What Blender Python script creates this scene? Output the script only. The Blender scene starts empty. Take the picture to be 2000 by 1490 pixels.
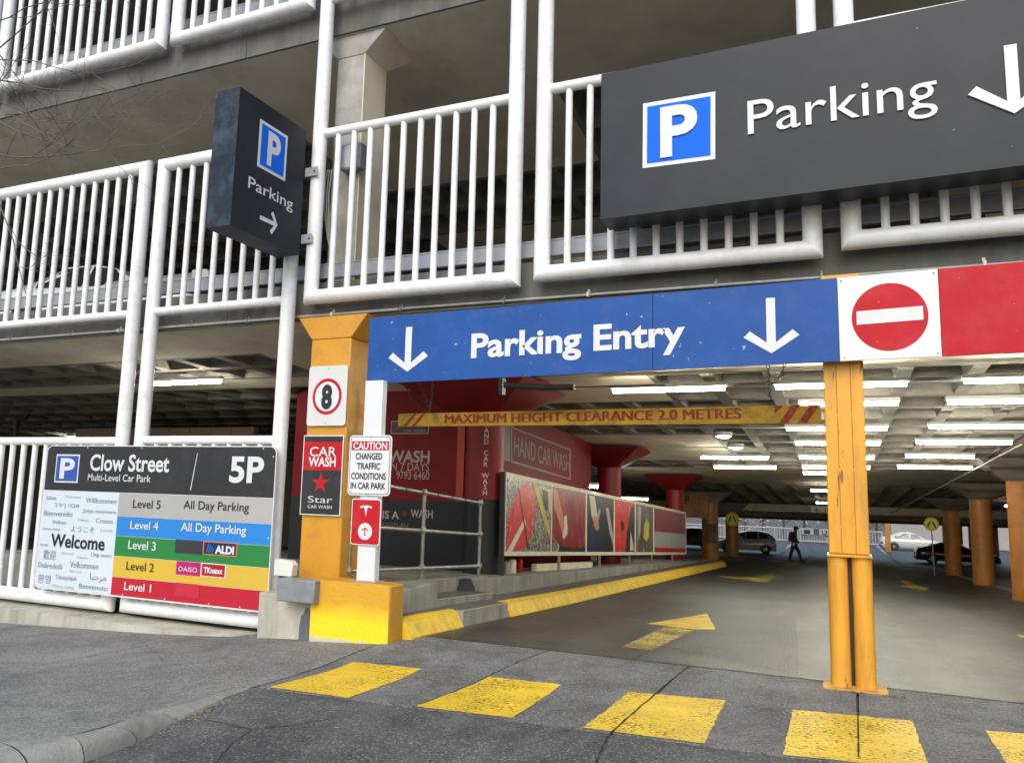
import bpy, bmesh, math, random, os
from mathutils import Vector, Matrix, noise
SC = bpy.context.scene
COL = SC.collection
R = math.radians
# ------------------------------------------------------------------ camera, world, sun, exposure
FPX = 1490.0
UP = Vector((.0223, .9913, -.1302)).normalized()
XR = Vector((.9216, .0325, .3868)); XR = (XR - UP * XR.dot(UP)).normalized()
YR = UP.cross(XR)
HC = 1.6
cam = bpy.data.cameras.new("camera"); camo = bpy.data.objects.new("camera", cam); COL.objects.link(camo)
cam.sensor_width = 36; cam.lens = 36 * FPX / 2000; cam.clip_end = 900; cam.clip_start = .05
camo.matrix_world = Matrix(((XR.x, XR.y, XR.z, 0), (YR.x, YR.y, YR.z, 0), (UP.x, UP.y, UP.z, HC), (0, 0, 0, 1)))
SC.camera = camo
SC.render.engine = 'CYCLES'
SC.cycles.use_denoising = True
SC.cycles.max_bounces = 8; SC.cycles.diffuse_bounces = 5; SC.cycles.glossy_bounces = 3; SC.cycles.transparent_max_bounces = 8
SC.cycles.sample_clamp_indirect = 6
W = bpy.data.worlds.new("World"); SC.world = W; W.use_nodes = True
wn = W.node_tree; bg = wn.nodes['Background']
sky = wn.nodes.new('ShaderNodeTexSky'); sky.sky_type = 'NISHITA'; sky.sun_disc = False
SUN_EL, SUN_AZ = R(42), R(172)      # azimuth of the sun measured clockwise from +Y
sky.sun_elevation = SUN_EL; sky.sun_rotation = SUN_AZ
sky.air_density = 1.3; sky.dust_density = 2.2; sky.ozone_density = 1.0
wn.links.new(sky.outputs[0], bg.inputs[0]); bg.inputs[1].default_value = .15
sl = bpy.data.lights.new("sun", 'SUN'); sl.energy = 1.1; sl.angle = R(50); sl.color = (1, .98, .96)
so = bpy.data.objects.new("sun", sl); COL.objects.link(so)
sd = Vector((math.sin(SUN_AZ) * math.cos(SUN_EL), math.cos(SUN_AZ) * math.cos(SUN_EL), math.sin(SUN_EL)))
so.rotation_euler = sd.to_track_quat('Z', 'Y').to_euler(); so.location = sd * 40
SC.view_settings.view_transform = 'Standard'; SC.view_settings.look = 'None'
SC.view_settings.exposure = 0.60; SC.view_settings.gamma = 1; SC.view_settings.use_curve_mapping = False
TUBE = 54.0        # radiance of the fluorescent tubes
# ------------------------------------------------------------------ surveying helpers (sight lines of the photograph to real places)
def ray(u, v):
    d = Vector(((u - 1000) / FPX, -(v - 745) / FPX, -1))
    return Vector((d.dot(XR), d.dot(YR), d.dot(UP)))
def atY(u, v, y): r = ray(u, v); return Vector((0, 0, HC)) + r * (y / r.y)
def atX(u, v, x): r = ray(u, v); return Vector((0, 0, HC)) + r * (x / r.x)
def atC(u, v, z0, s=.075, y0=7.03):
    r = ray(u, v); return Vector((0, 0, HC)) + r * ((z0 + s * y0 - HC) / (r.z + s * r.y))
FP = [(7.2, 0), (9.6, -.16), (12, -.32), (30.6, -1.42), (45, -2.24), (56, -2.86), (73, -3.25), (200, -3.6)]
def sm(a, b, x):
    t = max(0, min(1, (x - a) / (b - a))); return t * t * (3 - 2 * t)
def g(x, y):
    if y >= 7.2:
        for (a, za), (b, zb) in zip(FP, FP[1:]):
            if y <= b: return za + (zb - za) * (y - a) / (b - a)
        return -3.6
    z = .03 * (7.2 - max(y, -1))
    k = 1 - sm(5.5, 6.7, y); x = max(-30, min(12, x))
    T_ = .02 * x if x > -5 else -.1 - .055 * (-5 - x)
    L_ = 0 if x > -4.1 else -.014 - .068 * (-4.1 - max(x, -7.2)) - .042 * max(0, -7.2 - x)
    return z + T_ * k + L_ * (1 - k)
def dip(x, y): return g(x, y) - .13 * sm(4.93, 3.5, y) - .005
def onS(u, v, f=g):
    r = ray(u, v); o = Vector((0, 0, HC)); t = 1.0; st = .25
    while t < 400:
        p = o + r * t
        if p.z < f(p.x, p.y): break
        t += st
    a, b = t - st, t
    for _ in range(40):
        m = (a + b) / 2; p = o + r * m
        if p.z < f(p.x, p.y): b = m
        else: a = m
    return o + r * b
def ceil2(y): return 3.43 - .073 * (y - 7.2)
def ceil3(y): return 7.0 - .073 * (y - 7.2)
# ------------------------------------------------------------------ materials
MATS = {}
def lin(c):
    return tuple(((x / 255) / 12.92 if x / 255 <= .04045 else ((x / 255 + .055) / 1.055) ** 2.4) for x in c)
def M(name, col, rough=.6, var=.12, scale=3.0, bump=0.0, bscale=60.0, metal=0.0, dirt=None, dscale=1.5, damt=.4, spec=.5, coat=0.0, streak=False, chips=None):
    if name in MATS: return MATS[name]
    m = bpy.data.materials.new(name); m.use_nodes = True; MATS[name] = m
    nt = m.node_tree; N = nt.nodes; L = nt.links; b = N['Principled BSDF']
    b.inputs['Roughness'].default_value = rough; b.inputs['Metallic'].default_value = metal
    b.inputs['Specular IOR Level'].default_value = spec; b.inputs['Coat Weight'].default_value = coat
    geo = N.new('ShaderNodeNewGeometry')
    vec = geo.outputs['Position']
    if streak:
        mp = N.new('ShaderNodeMapping'); mp.inputs['Scale'].default_value = (1, 1, .12); L.new(vec, mp.inputs[0]); vec2 = mp.outputs[0]
    else: vec2 = vec
    n1 = N.new('ShaderNodeTexNoise'); n1.inputs['Scale'].default_value = scale; n1.inputs['Detail'].default_value = 6; n1.inputs['Roughness'].default_value = .62
    L.new(vec, n1.inputs['Vector'])
    r1 = N.new('ShaderNodeMapRange'); r1.inputs['From Min'].default_value = .3; r1.inputs['From Max'].default_value = .7
    r1.inputs['To Min'].default_value = 1 - var; r1.inputs['To Max'].default_value = 1 + var
    L.new(n1.outputs['Fac'], r1.inputs['Value'])
    mul = N.new('ShaderNodeMix'); mul.data_type = 'RGBA'; mul.blend_type = 'MULTIPLY'; mul.inputs['Factor'].default_value = 1
    mul.inputs['A'].default_value = (*col, 1)
    L.new(r1.outputs[0], mul.inputs['B'])
    out = mul.outputs['Result']
    if dirt:
        n2 = N.new('ShaderNodeTexNoise'); n2.inputs['Scale'].default_value = dscale; n2.inputs['Detail'].default_value = 8; n2.inputs['Roughness'].default_value = .7
        L.new(vec2, n2.inputs['Vector'])
        r2 = N.new('ShaderNodeMapRange'); r2.inputs['From Min'].default_value = .46; r2.inputs['From Max'].default_value = .72
        r2.inputs['To Max'].default_value = damt
        L.new(n2.outputs['Fac'], r2.inputs['Value'])
        mx = N.new('ShaderNodeMix'); mx.data_type = 'RGBA'; L.new(r2.outputs[0], mx.inputs['Factor']); L.new(out, mx.inputs['A']); mx.inputs['B'].default_value = (*dirt, 1)
        out = mx.outputs['Result']
    if chips:
        cc, cs, ct = chips
        n5 = N.new('ShaderNodeTexNoise'); n5.inputs['Scale'].default_value = cs; n5.inputs['Detail'].default_value = 5; n5.inputs['Roughness'].default_value = .55; n5.inputs['Distortion'].default_value = .4; L.new(vec2, n5.inputs['Vector'])
        r5 = N.new('ShaderNodeMapRange'); r5.inputs['From Min'].default_value = ct; r5.inputs['From Max'].default_value = ct + .02; r5.inputs['To Max'].default_value = .85; L.new(n5.outputs['Fac'], r5.inputs['Value'])
        m5 = N.new('ShaderNodeMix'); m5.data_type = 'RGBA'; L.new(r5.outputs[0], m5.inputs['Factor']); L.new(out, m5.inputs['A']); m5.inputs['B'].default_value = (*cc, 1); out = m5.outputs['Result']
    L.new(out, b.inputs['Base Color'])
    if bump:
        n3 = N.new('ShaderNodeTexNoise'); n3.inputs['Scale'].default_value = bscale; n3.inputs['Detail'].default_value = 4
        L.new(vec, n3.inputs['Vector'])
        bp = N.new('ShaderNodeBump'); bp.inputs['Strength'].default_value = bump; bp.inputs['Distance'].default_value = .01
        L.new(n3.outputs['Fac'], bp.inputs['Height']); L.new(bp.outputs[0], b.inputs['Normal'])
    return m
def EM(name, col, s):
    if name in MATS: return MATS[name]
    m = bpy.data.materials.new(name); m.use_nodes = True; MATS[name] = m
    nt = m.node_tree; nt.nodes.clear(); e = nt.nodes.new('ShaderNodeEmission'); o = nt.nodes.new('ShaderNodeOutputMaterial')
    e.inputs[0].default_value = (*col, 1); e.inputs[1].default_value = s; nt.links.new(e.outputs[0], o.inputs[0]); return m
def asphalt(name, c1, c2, speck, sc=1.0, rough=.85, bump=.5, lane=0):
    m = bpy.data.materials.new(name); m.use_nodes = True; MATS[name] = m
    nt = m.node_tree; N = nt.nodes; L = nt.links; b = N['Principled BSDF']
    geo = N.new('ShaderNodeNewGeometry'); vec = geo.outputs['Position']
    n1 = N.new('ShaderNodeTexNoise'); n1.inputs['Scale'].default_value = .9 * sc; n1.inputs['Detail'].default_value = 7; n1.inputs['Roughness'].default_value = .65; L.new(vec, n1.inputs['Vector'])
    cr = N.new('ShaderNodeValToRGB'); cr.color_ramp.elements[0].position = .34; cr.color_ramp.elements[0].color = (*c1, 1); cr.color_ramp.elements[1].position = .68; cr.color_ramp.elements[1].color = (*c2, 1); L.new(n1.outputs['Fac'], cr.inputs[0])
    v = N.new('ShaderNodeTexVoronoi'); v.inputs['Scale'].default_value = 85; L.new(vec, v.inputs['Vector'])
    n2 = N.new('ShaderNodeTexNoise'); n2.inputs['Scale'].default_value = 55; n2.inputs['Detail'].default_value = 5; L.new(vec, n2.inputs['Vector'])
    mr = N.new('ShaderNodeMapRange'); mr.inputs['From Min'].default_value = .32; mr.inputs['From Max'].default_value = .7; mr.inputs['To Min'].default_value = .55; mr.inputs['To Max'].default_value = 1.45; L.new(n2.outputs['Fac'], mr.inputs['Value'])
    mu = N.new('ShaderNodeMix'); mu.data_type = 'RGBA'; mu.blend_type = 'MULTIPLY'; mu.inputs['Factor'].default_value = 1; L.new(cr.outputs[0], mu.inputs['A']); L.new(mr.outputs[0], mu.inputs['B'])
    if lane:
        lm_ = N.new('ShaderNodeMapping'); lm_.inputs['Scale'].default_value = (1.6, .16, 1); L.new(vec, lm_.inputs[0])
        ln = N.new('ShaderNodeTexNoise'); ln.inputs['Scale'].default_value = 1.3; ln.inputs['Detail'].default_value = 5; ln.inputs['Roughness'].default_value = .6; L.new(lm_.outputs[0], ln.inputs['Vector'])
        lr = N.new('ShaderNodeMapRange'); lr.inputs['From Min'].default_value = .35; lr.inputs['From Max'].default_value = .65; lr.inputs['To Min'].default_value = 1 - lane; lr.inputs['To Max'].default_value = 1 + lane; L.new(ln.outputs['Fac'], lr.inputs['Value'])
        m9 = N.new('ShaderNodeMix'); m9.data_type = 'RGBA'; m9.blend_type = 'MULTIPLY'; m9.inputs['Factor'].default_value = 1; L.new(mu.outputs['Result'], m9.inputs['A']); L.new(lr.outputs[0], m9.inputs['B']); mu = m9
    # bright stone specks
    sp = N.new('ShaderNodeSeparateColor'); L.new(v.outputs['Color'], sp.inputs[0])
    gt = N.new('ShaderNodeMath'); gt.operation = 'GREATER_THAN'; gt.inputs[1].default_value = .9; L.new(sp.outputs[0], gt.inputs[0])
    sf = N.new('ShaderNodeMath'); sf.operation = 'MULTIPLY'; sf.inputs[1].default_value = .55; L.new(gt.outputs[0], sf.inputs[0])
    mx = N.new('ShaderNodeMix'); mx.data_type = 'RGBA'; L.new(sf.outputs[0], mx.inputs['Factor']); L.new(mu.outputs['Result'], mx.inputs['A']); mx.inputs['B'].default_value = (*speck, 1)
    # oil and tyre stains
    n4 = N.new('ShaderNodeTexNoise'); n4.inputs['Scale'].default_value = 2.6 * sc; n4.inputs['Detail'].default_value = 9; n4.inputs['Roughness'].default_value = .75; n4.inputs['Distortion'].default_value = .6; L.new(vec, n4.inputs['Vector'])
    m4 = N.new('ShaderNodeMapRange'); m4.inputs['From Min'].default_value = .50; m4.inputs['From Max'].default_value = .70; m4.inputs['To Max'].default_value = .7; L.new(n4.outputs['Fac'], m4.inputs['Value'])
    mz = N.new('ShaderNodeMix'); mz.data_type = 'RGBA'; L.new(m4.outputs[0], mz.inputs['Factor']); L.new(mx.outputs['Result'], mz.inputs['A']); mz.inputs['B'].default_value = (c1[0] * .45, c1[1] * .45, c1[2] * .45, 1)
    L.new(mz.outputs['Result'], b.inputs['Base Color'])
    b.inputs['Roughness'].default_value = rough
    bp = N.new('ShaderNodeBump'); bp.inputs['Strength'].default_value = bump; bp.inputs['Distance'].default_value = .012
    ad = N.new('ShaderNodeMath'); ad.operation = 'ADD'; L.new(n2.outputs['Fac'], ad.inputs[0]); L.new(v.outputs['Distance'], ad.inputs[1])
    L.new(ad.outputs[0], bp.inputs['Height']); L.new(bp.outputs[0], b.inputs['Normal'])
    return m
def worn(name, col, hole=.5, sc=40, rough=.6, thr=.62):
    """road paint: worn through in small flecks"""
    m = M(name, col, rough, .14, 4, .4, 55, dirt=(col[0] * .62, col[1] * .55, col[2] * .5), dscale=1.6, damt=.55)
    nt = m.node_tree; N = nt.nodes; L = nt.links; b = N['Principled BSDF']; o = N['Material Output']
    geo = N.new('ShaderNodeNewGeometry')
    n = N.new('ShaderNodeTexNoise'); n.inputs['Scale'].default_value = sc; n.inputs['Detail'].default_value = 6; n.inputs['Roughness'].default_value = .7; L.new(geo.outputs['Position'], n.inputs['Vector'])
    n2 = N.new('ShaderNodeTexNoise'); n2.inputs['Scale'].default_value = 2.2; n2.inputs['Detail'].default_value = 3; L.new(geo.outputs['Position'], n2.inputs['Vector'])
    a = N.new('ShaderNodeMath'); a.operation = 'MULTIPLY_ADD'; a.inputs[1].default_value = .35; L.new(n2.outputs['Fac'], a.inputs[0]); L.new(n.outputs['Fac'], a.inputs[2])
    r = N.new('ShaderNodeMapRange'); r.inputs['From Min'].default_value = thr + .12; r.inputs['From Max'].default_value = thr + .2; r.inputs['To Min'].default_value = 0; r.inputs['To Max'].default_value = hole; L.new(a.outputs[0], r.inputs['Value'])
    t = N.new('ShaderNodeBsdfTransparent'); mx = N.new('ShaderNodeMixShader'); L.new(r.outputs[0], mx.inputs[0]); L.new(b.outputs[0], mx.inputs[1]); L.new(t.outputs[0], mx.inputs[2]); L.new(mx.outputs[0], o.inputs['Surface'])
    return m
white_tube = M('white_enamel', (.84, .85, .86), .38, .05, 2.5, dirt=(.48, .44, .37), dscale=4.5, damt=.45, bump=.05, bscale=30, chips=((.30, .22, .16), 22, .735))
concrete = M('raw_concrete', (.25, .245, .225), .88, .22, 2.2, .35, 35, dirt=(.08, .078, .072), dscale=1.1, damt=.7)
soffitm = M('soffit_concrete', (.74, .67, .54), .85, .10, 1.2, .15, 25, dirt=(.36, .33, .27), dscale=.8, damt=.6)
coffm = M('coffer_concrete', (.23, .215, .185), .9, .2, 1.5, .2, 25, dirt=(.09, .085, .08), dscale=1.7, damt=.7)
colconc = M('column_concrete', (.36, .35, .32), .85, .2, 3, .3, 40, dirt=(.18, .17, .15), dscale=2.5, damt=.6)
cream = M('cream_paint', (.74, .67, .52), .6, .06, 2, .1, 30, dirt=(.4, .36, .28), dscale=3, damt=.4)
platcon = M('platform_concrete', (.30, .29, .25), .85, .2, 2.5, .3, 40, dirt=(.10, .10, .085), dscale=3, damt=.8, streak=True)
amber = M('amber_paint', (.62, .29, .02), .45, .10, 2, .15, 30, dirt=(.30, .15, .03), dscale=4, damt=.6, chips=((.22, .14, .06), 20, .70))
amber2 = M('amber_column_paint', (.72, .34, .03), .38, .06, 2, .12, 40, dirt=(.38, .19, .04), dscale=7, damt=.8, streak=True, chips=((.14, .08, .04), 14, .665))
orangep = M('orange_column_paint', (.42, .16, .03), .45, .14, 2, .1, 30, dirt=(.2, .08, .03), dscale=3, damt=.6)
charcoal = M('charcoal_panel', (.011, .015, .023), .45, .12, 1.0, dirt=(.03, .035, .045), dscale=1.2, damt=.5, chips=((.22, .24, .26), 16, .745), spec=.3)
charmat = M('charcoal_print', (.016, .017, .019), .5, .08, 1.0, dirt=(.07, .07, .07), dscale=3, damt=.3)
cladded = M('weathered_charcoal', (.012, .018, .028), .5, .3, 3, dirt=(.06, .09, .13), dscale=4, damt=.85, spec=.3)
signwhite = M('sign_white', (.66, .68, .70), .4, .03, 2)
letterw = M('letter_white', (.64, .65, .67), .45, .04, 3)
pblue = M('parking_blue', (.0, .13, .72), .6, .02, 2, spec=.2)
pblue2 = M('clow_blue', (.02, .08, .40), .4, .02, 2)
entryblue = M('entry_blue', (.008, .070, .29), .5, .08, 1.3, dirt=(.06, .13, .36), dscale=5, damt=.3, chips=((.34, .42, .58), 15, .70), spec=.3)
signred = M('sign_red', (.46, .008, .016), .55, .06, 1.5, dirt=(.5, .08, .08), dscale=3, damt=.3, chips=((.62, .35, .34), 15, .735), spec=.25)
washred = M('wash_red', (.21, .008, .010), .6, .08, 1.2, dirt=(.08, .005, .007), dscale=2, damt=.4, spec=.25)
washred2 = M('wash_column_red', (.24, .008, .010), .5, .08, 1.2, dirt=(.2, .015, .015), dscale=2, damt=.4)
washorange = M('faded_red_trim', (.52, .055, .03), .45, .08, 2)
washdark = M('wash_charcoal', (.014, .016, .020), .4, .15, 1.5)
washtext = M('wash_text', (.48, .42, .38), .6, .05, 2)
black = M('black_print', (.012, .012, .014), .45, .05, 2)
darkm = M('dark_metal', (.03, .03, .03), .5, .2, 5)
galv = M('galvanised_steel', (.42, .42, .38), .42, .22, 9, .1, 40, metal=.75, dirt=(.22, .21, .17), dscale=7, damt=.6)
greysteel = M('grey_steel', (.23, .245, .26), .5, .1, 3, dirt=(.12, .12, .12), dscale=4, damt=.5)
armcom = M('guardrail_paint', (.34, .36, .40), .45, .08, 3, dirt=(.2, .2, .2), dscale=4, damt=.4)
conduitm = M('conduit_grey', (.42, .41, .38), .5, .12, 5, dirt=(.2, .19, .17), dscale=6, damt=.6)
tubelit = EM('fluorescent_tube', (1.0, .95, .78), TUBE)
tubelit2 = EM('fluorescent_tube_cool', (.88, 1.0, .98), TUBE * .9)
battenm = M('batten_white', (.66, .66, .60), .5, .06, 3)
kerbyel = M('kerb_yellow', (.78, .50, .02), .6, .14, 5, .6, 40, dirt=(.30, .22, .06), dscale=6, damt=.6)
blockyel = M('block_ochre', (.54, .27, .02), .55, .10, 3, .5, 45, dirt=(.32, .17, .03), dscale=4, damt=.5, chips=((.28, .25, .18), 14, .68))
blockyel2 = M('block_bright_yellow', (.88, .60, .015), .55, .08, 3, .5, 45, dirt=(.6, .36, .03), dscale=3, damt=.7)
paint_y = worn('crossing_yellow', (.74, .50, .03), hole=.85, thr=.60)
paint_y2 = worn('arrow_yellow_faded', (.52, .40, .09), hole=.8, thr=.52)
paint_w = worn('line_white', (.5, .5, .46), hole=.8, thr=.58)
plinthm = M('plinth_render', (.46, .44, .36), .85, .16, 3, .5, 40, dirt=(.18, .17, .14), dscale=2.5, damt=.8, streak=True)
slatepaint = M('slate_patch', (.12, .125, .15), .8, .15, 4, .4, 40)
jointm = M('joint_dirt', (.02, .02, .018), .95, .3, 6)
footm = asphalt('footpath_asphalt', (.135, .134, .125), (.255, .253, .235), (.40, .40, .37), .7)
crossm = asphalt('crossing_concrete', (.082, .082, .077), (.20, .198, .187), (.32, .32, .30), 1.1, lane=.15)
roadm = asphalt('driveway_asphalt', (.050, .050, .048), (.125, .124, .117), (.27, .27, .25), 1.2, lane=.22)
floorm = asphalt('carpark_floor', (.022, .021, .018), (.074, .070, .059), (.13, .12, .11), .6, .46, .4, lane=.42)
floord = asphalt('dark_floor_asphalt', (.018, .018, .016), (.050, .048, .043), (.16, .16, .15), .6, .42, .7)
kerbm = M('kerb_concrete', (.25, .25, .23), .88, .2, 4, .7, 45, dirt=(.1, .1, .09), dscale=3, damt=.8)
slabm = asphalt('pale_concrete_paving', (.17, .17, .155), (.24, .24, .22), (.3, .3, .28), 1.5)
# ------------------------------------------------------------------ mesh builder
class MB:
    def __init__(s): s.v = []; s.f = []; s.m = []; s.mi = 0
    def add(s, vs, fs):
        o = len(s.v); s.v += [tuple(v) for v in vs]; s.f += [tuple(o + i for i in f) for f in fs]; s.m += [s.mi] * len(fs); return s
    def box(s, a, b):
        (x0, y0, z0), (x1, y1, z1) = a, b
        x0, x1 = min(x0, x1), max(x0, x1); y0, y1 = min(y0, y1), max(y0, y1); z0, z1 = min(z0, z1), max(z0, z1)
        return s.hexa([(x0, y0, z0), (x1, y0, z0), (x1, y1, z0), (x0, y1, z0)], [(x0, y0, z1), (x1, y0, z1), (x1, y1, z1), (x0, y1, z1)])
    def hexa(s, bot, top):
        n = len(bot); return s.add(list(bot) + list(top), [tuple(range(n))[::-1], tuple(range(n, 2 * n))] + [(i, (i + 1) % n, n + (i + 1) % n, n + i) for i in range(n)])
    def prism(s, poly, d):
        d = Vector(d); p = [Vector(q) for q in poly]; return s.hexa(p, [q + d for q in p])
    def tube(s, p0, p1, r, n=12, n0=None, n1=None, r1=None, cap=True):
        p0 = Vector(p0); p1 = Vector(p1); d = (p1 - p0).normalized(); a = d.orthogonal().normalized(); b = d.cross(a)
        r1 = r if r1 is None else r1; V = []
        for (p, rr, nn) in ((p0, r, n0), (p1, r1, n1)):
            for k in range(n):
                t = 2 * math.pi * k / n; q = p + (a * math.cos(t) + b * math.sin(t)) * rr
                if nn is not None: nn = Vector(nn); q = q - d * ((q - p).dot(nn) / d.dot(nn))
                V.append(q)
        F = [(k, (k + 1) % n, n + (k + 1) % n, n + k) for k in range(n)]
        if cap: F += [tuple(range(n))[::-1], tuple(range(n, 2 * n))]
        return s.add(V, F)
    def path(s, pts, r, n=8, taper=None, closed=False):
        pts = [Vector(p) for p in pts]; V = []; F = []; N = len(pts); up = None
        for i, p in enumerate(pts):
            d = (pts[(i + 1) % N if closed else min(i + 1, N - 1)] - pts[(i - 1) % N if closed else max(i - 1, 0)]).normalized()
            if up is None: up = d.orthogonal().normalized()
            up = (up - d * up.dot(d)).normalized(); b = d.cross(up)
            rr = r if taper is None else r + (taper - r) * i / (N - 1)
            for k in range(n):
                t = 2 * math.pi * k / n; V.append(p + (up * math.cos(t) + b * math.sin(t)) * rr)
        for i in range(N if closed else N - 1):
            j = (i + 1) % N
            for k in range(n): F.append((i * n + k, i * n + (k + 1) % n, j * n + (k + 1) % n, j * n + k))
        if not closed: F += [tuple(range(n))[::-1], tuple(range((N - 1) * n, N * n))]
        return s.add(V, F)
    def lathe(s, c, prof, axis='Z', n=24):
        V = []; F = []; c = Vector(c)
        for (r, h) in prof:
            for k in range(n):
                t = 2 * math.pi * k / n; x, y = r * math.cos(t), r * math.sin(t)
                V.append(c + (Vector((x, y, h)) if axis == 'Z' else Vector((x, h, y)) if axis == 'Y' else Vector((h, x, y))))
        for i in range(len(prof) - 1):
            for k in range(n): F.append((i * n + k, i * n + (k + 1) % n, (i + 1) * n + (k + 1) % n, (i + 1) * n + k))
        F += [tuple(range(n))[::-1], tuple(range((len(prof) - 1) * n, len(prof) * n))]
        return s.add(V, F)
    def build(s, name, mat, parent=None, bevel=0, smooth=True, ang=38):
        me = bpy.data.meshes.new(name); me.from_pydata(s.v, [], s.f)
        for mm in (mat if isinstance(mat, (list, tuple)) else [mat]): me.materials.append(mm)
        if isinstance(mat, (list, tuple)):
            for p, i in zip(me.polygons, s.m): p.material_index = i
        bm = bmesh.new(); bm.from_mesh(me); bmesh.ops.recalc_face_normals(bm, faces=bm.faces); bm.to_mesh(me); bm.free()
        if smooth:
            me.shade_smooth(); me.set_sharp_from_angle(angle=R(ang))
        o = bpy.data.objects.new(name, me); COL.objects.link(o)
        if parent: o.parent = parent
        if bevel:
            b = o.modifiers.new('bevel', 'BEVEL'); b.width = bevel; b.segments = 2; b.limit_method = 'ANGLE'; b.angle_limit = R(50)
        return o
def thing(name, label, cat, group=None):
    o = bpy.data.objects.new(name, None); COL.objects.link(o); o.empty_display_size = .2
    o['label'] = label; o['category'] = cat
    if group: o['group'] = group
    return o
def tag(o, label, cat, group=None):
    o['label'] = label; o['category'] = cat
    if group: o['group'] = group
    return o
def struct(o): o['kind'] = 'structure'; return o
def stuff(o): o['kind'] = 'stuff'; return o
def rot(o, loc=(0, 0, 0), rz=0):
    o.location = loc; o.rotation_euler = (0, 0, rz); return o
# ------------------------------------------------------------------ lettering
_cap = None
def textmesh(s, bold=0.0, spacing=1.0):
    t = bpy.data.curves.new('lettering', 'FONT'); t.body = s; t.offset = bold; t.space_character = spacing; t.resolution_u = 4
    o = bpy.data.objects.new('lettering', t); COL.objects.link(o)
    dg = bpy.context.evaluated_depsgraph_get(); dg.update()
    me = bpy.data.meshes.new_from_object(o.evaluated_get(dg)); bpy.data.objects.remove(o); bpy.data.curves.remove(t)
    return me
def capheight():
    global _cap
    if _cap is None:
        me = textmesh('H'); _cap = max(v.co.y for v in me.vertices); bpy.data.meshes.remove(me)
    return _cap
def T(par, s, plane, x0, x1, z0, z1, mat, bold=0.0, thick=0.0, spacing=1.0, slope=0.0, name='lettering'):
    """lettering on a vertical sheet: x0..x1 along the sheet, baseline z0, cap line z1"""
    ax, c = plane
    me = textmesh(s, bold, spacing)
    xs = [v.co.x for v in me.vertices]; a, b = min(xs), max(xs); sx = (x1 - x0) / (b - a); sz = (z1 - z0) / capheight()
    for v in me.vertices:
        h = x0 + (v.co.x - a) * sx; z = z0 + v.co.y * sz + slope * (h - x0)
        v.co = (h, c, z) if ax == 'Y' else (c, h, z)
    if thick:
        bm = bmesh.new(); bm.from_mesh(me); r = bmesh.ops.extrude_face_region(bm, geom=bm.faces[:])
        off = Vector((0, -thick, 0)) if ax == 'Y' else Vector((thick, 0, 0))
        for e in r['geom']:
            if isinstance(e, bmesh.types.BMVert): e.co += off
        bmesh.ops.recalc_face_normals(bm, faces=bm.faces); bm.to_mesh(me); bm.free()
    for p_ in me.polygons: p_.use_smooth = False
    me.name = name; me.materials.clear(); me.materials.append(mat)
    # one object per word
    gap = (.085 if spacing == 1.0 else .2) * sx; par_i = list(range(len(me.vertices)))
    def fd(i):
        while par_i[i] != i: par_i[i] = par_i[par_i[i]]; i = par_i[i]
        return i
    for e_ in me.edges: par_i[fd(e_.vertices[0])] = fd(e_.vertices[1])
    iv = {}
    for i, v in enumerate(me.vertices):
        k = fd(i); x = v.co.x if ax == 'Y' else v.co.y; a_, b_ = iv.get(k, (x, x)); iv[k] = (min(a_, x), max(b_, x))
    grp = {}; cur = -1; end = -1e9
    for k, (a_, b_) in sorted(iv.items(), key=lambda q: q[1][0]):
        if a_ - end > gap * 2.1 and ' ' in s: cur += 1
        elif cur < 0: cur = 0
        grp[k] = cur; end = max(end, b_)
    out = []
    for w_ in range(cur + 1):
        idx = {}; V_ = []; F_ = []
        for p_ in me.polygons:
            if grp[fd(p_.vertices[0])] != w_: continue
            for i in p_.vertices:
                if i not in idx: idx[i] = len(V_); V_.append(tuple(me.vertices[i].co))
            F_.append(tuple(idx[i] for i in p_.vertices))
        m2 = bpy.data.meshes.new(name); m2.from_pydata(V_, [], F_); m2.materials.append(mat)
        o = bpy.data.objects.new(name, m2); COL.objects.link(o)
        if par: o.parent = par
        out.append(o)
    return out
def TP(par, s, plane, L, top, Rr, mat, **k):
    """same, from three sight lines: left end of baseline, cap line above it, right end"""
    ax, c = plane; f = atY if ax == 'Y' else atX
    a = f(*L, c); t = f(*top, c); b = f(*Rr, c); h = (lambda p: p.x) if ax == 'Y' else (lambda p: p.y)
    return T(par, s, plane, h(a), h(b), a.z, t.z, mat, **k)
def sheet(par, name, plane, poly, mat, d=.003):
    """thin flat print or plate, poly given as (along, z)"""
    ax, c = plane
    pts = [(x, c, z) if ax == 'Y' else (c, x, z) for x, z in poly]
    return MB().prism(pts, (0, d, 0) if ax == 'Y' else (-d, 0, 0)).build(name, mat, par, smooth=False)
def rrect(x0, x1, z0, z1, r, n=5):
    P = []
    for cx, cz, a in ((x1 - r, z1 - r, 0), (x0 + r, z1 - r, 90), (x0 + r, z0 + r, 180), (x1 - r, z0 + r, 270)):
        for k in range(n + 1):
            t = R(a + 90 * k / n); P.append((cx + r * math.cos(t), cz + r * math.sin(t)))
    return P
def circ(cx, cz, r, n=40, rz=None): return [(cx + r * math.cos(2 * math.pi * k / n), cz + (rz or r) * math.sin(2 * math.pi * k / n)) for k in range(n)]
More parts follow.
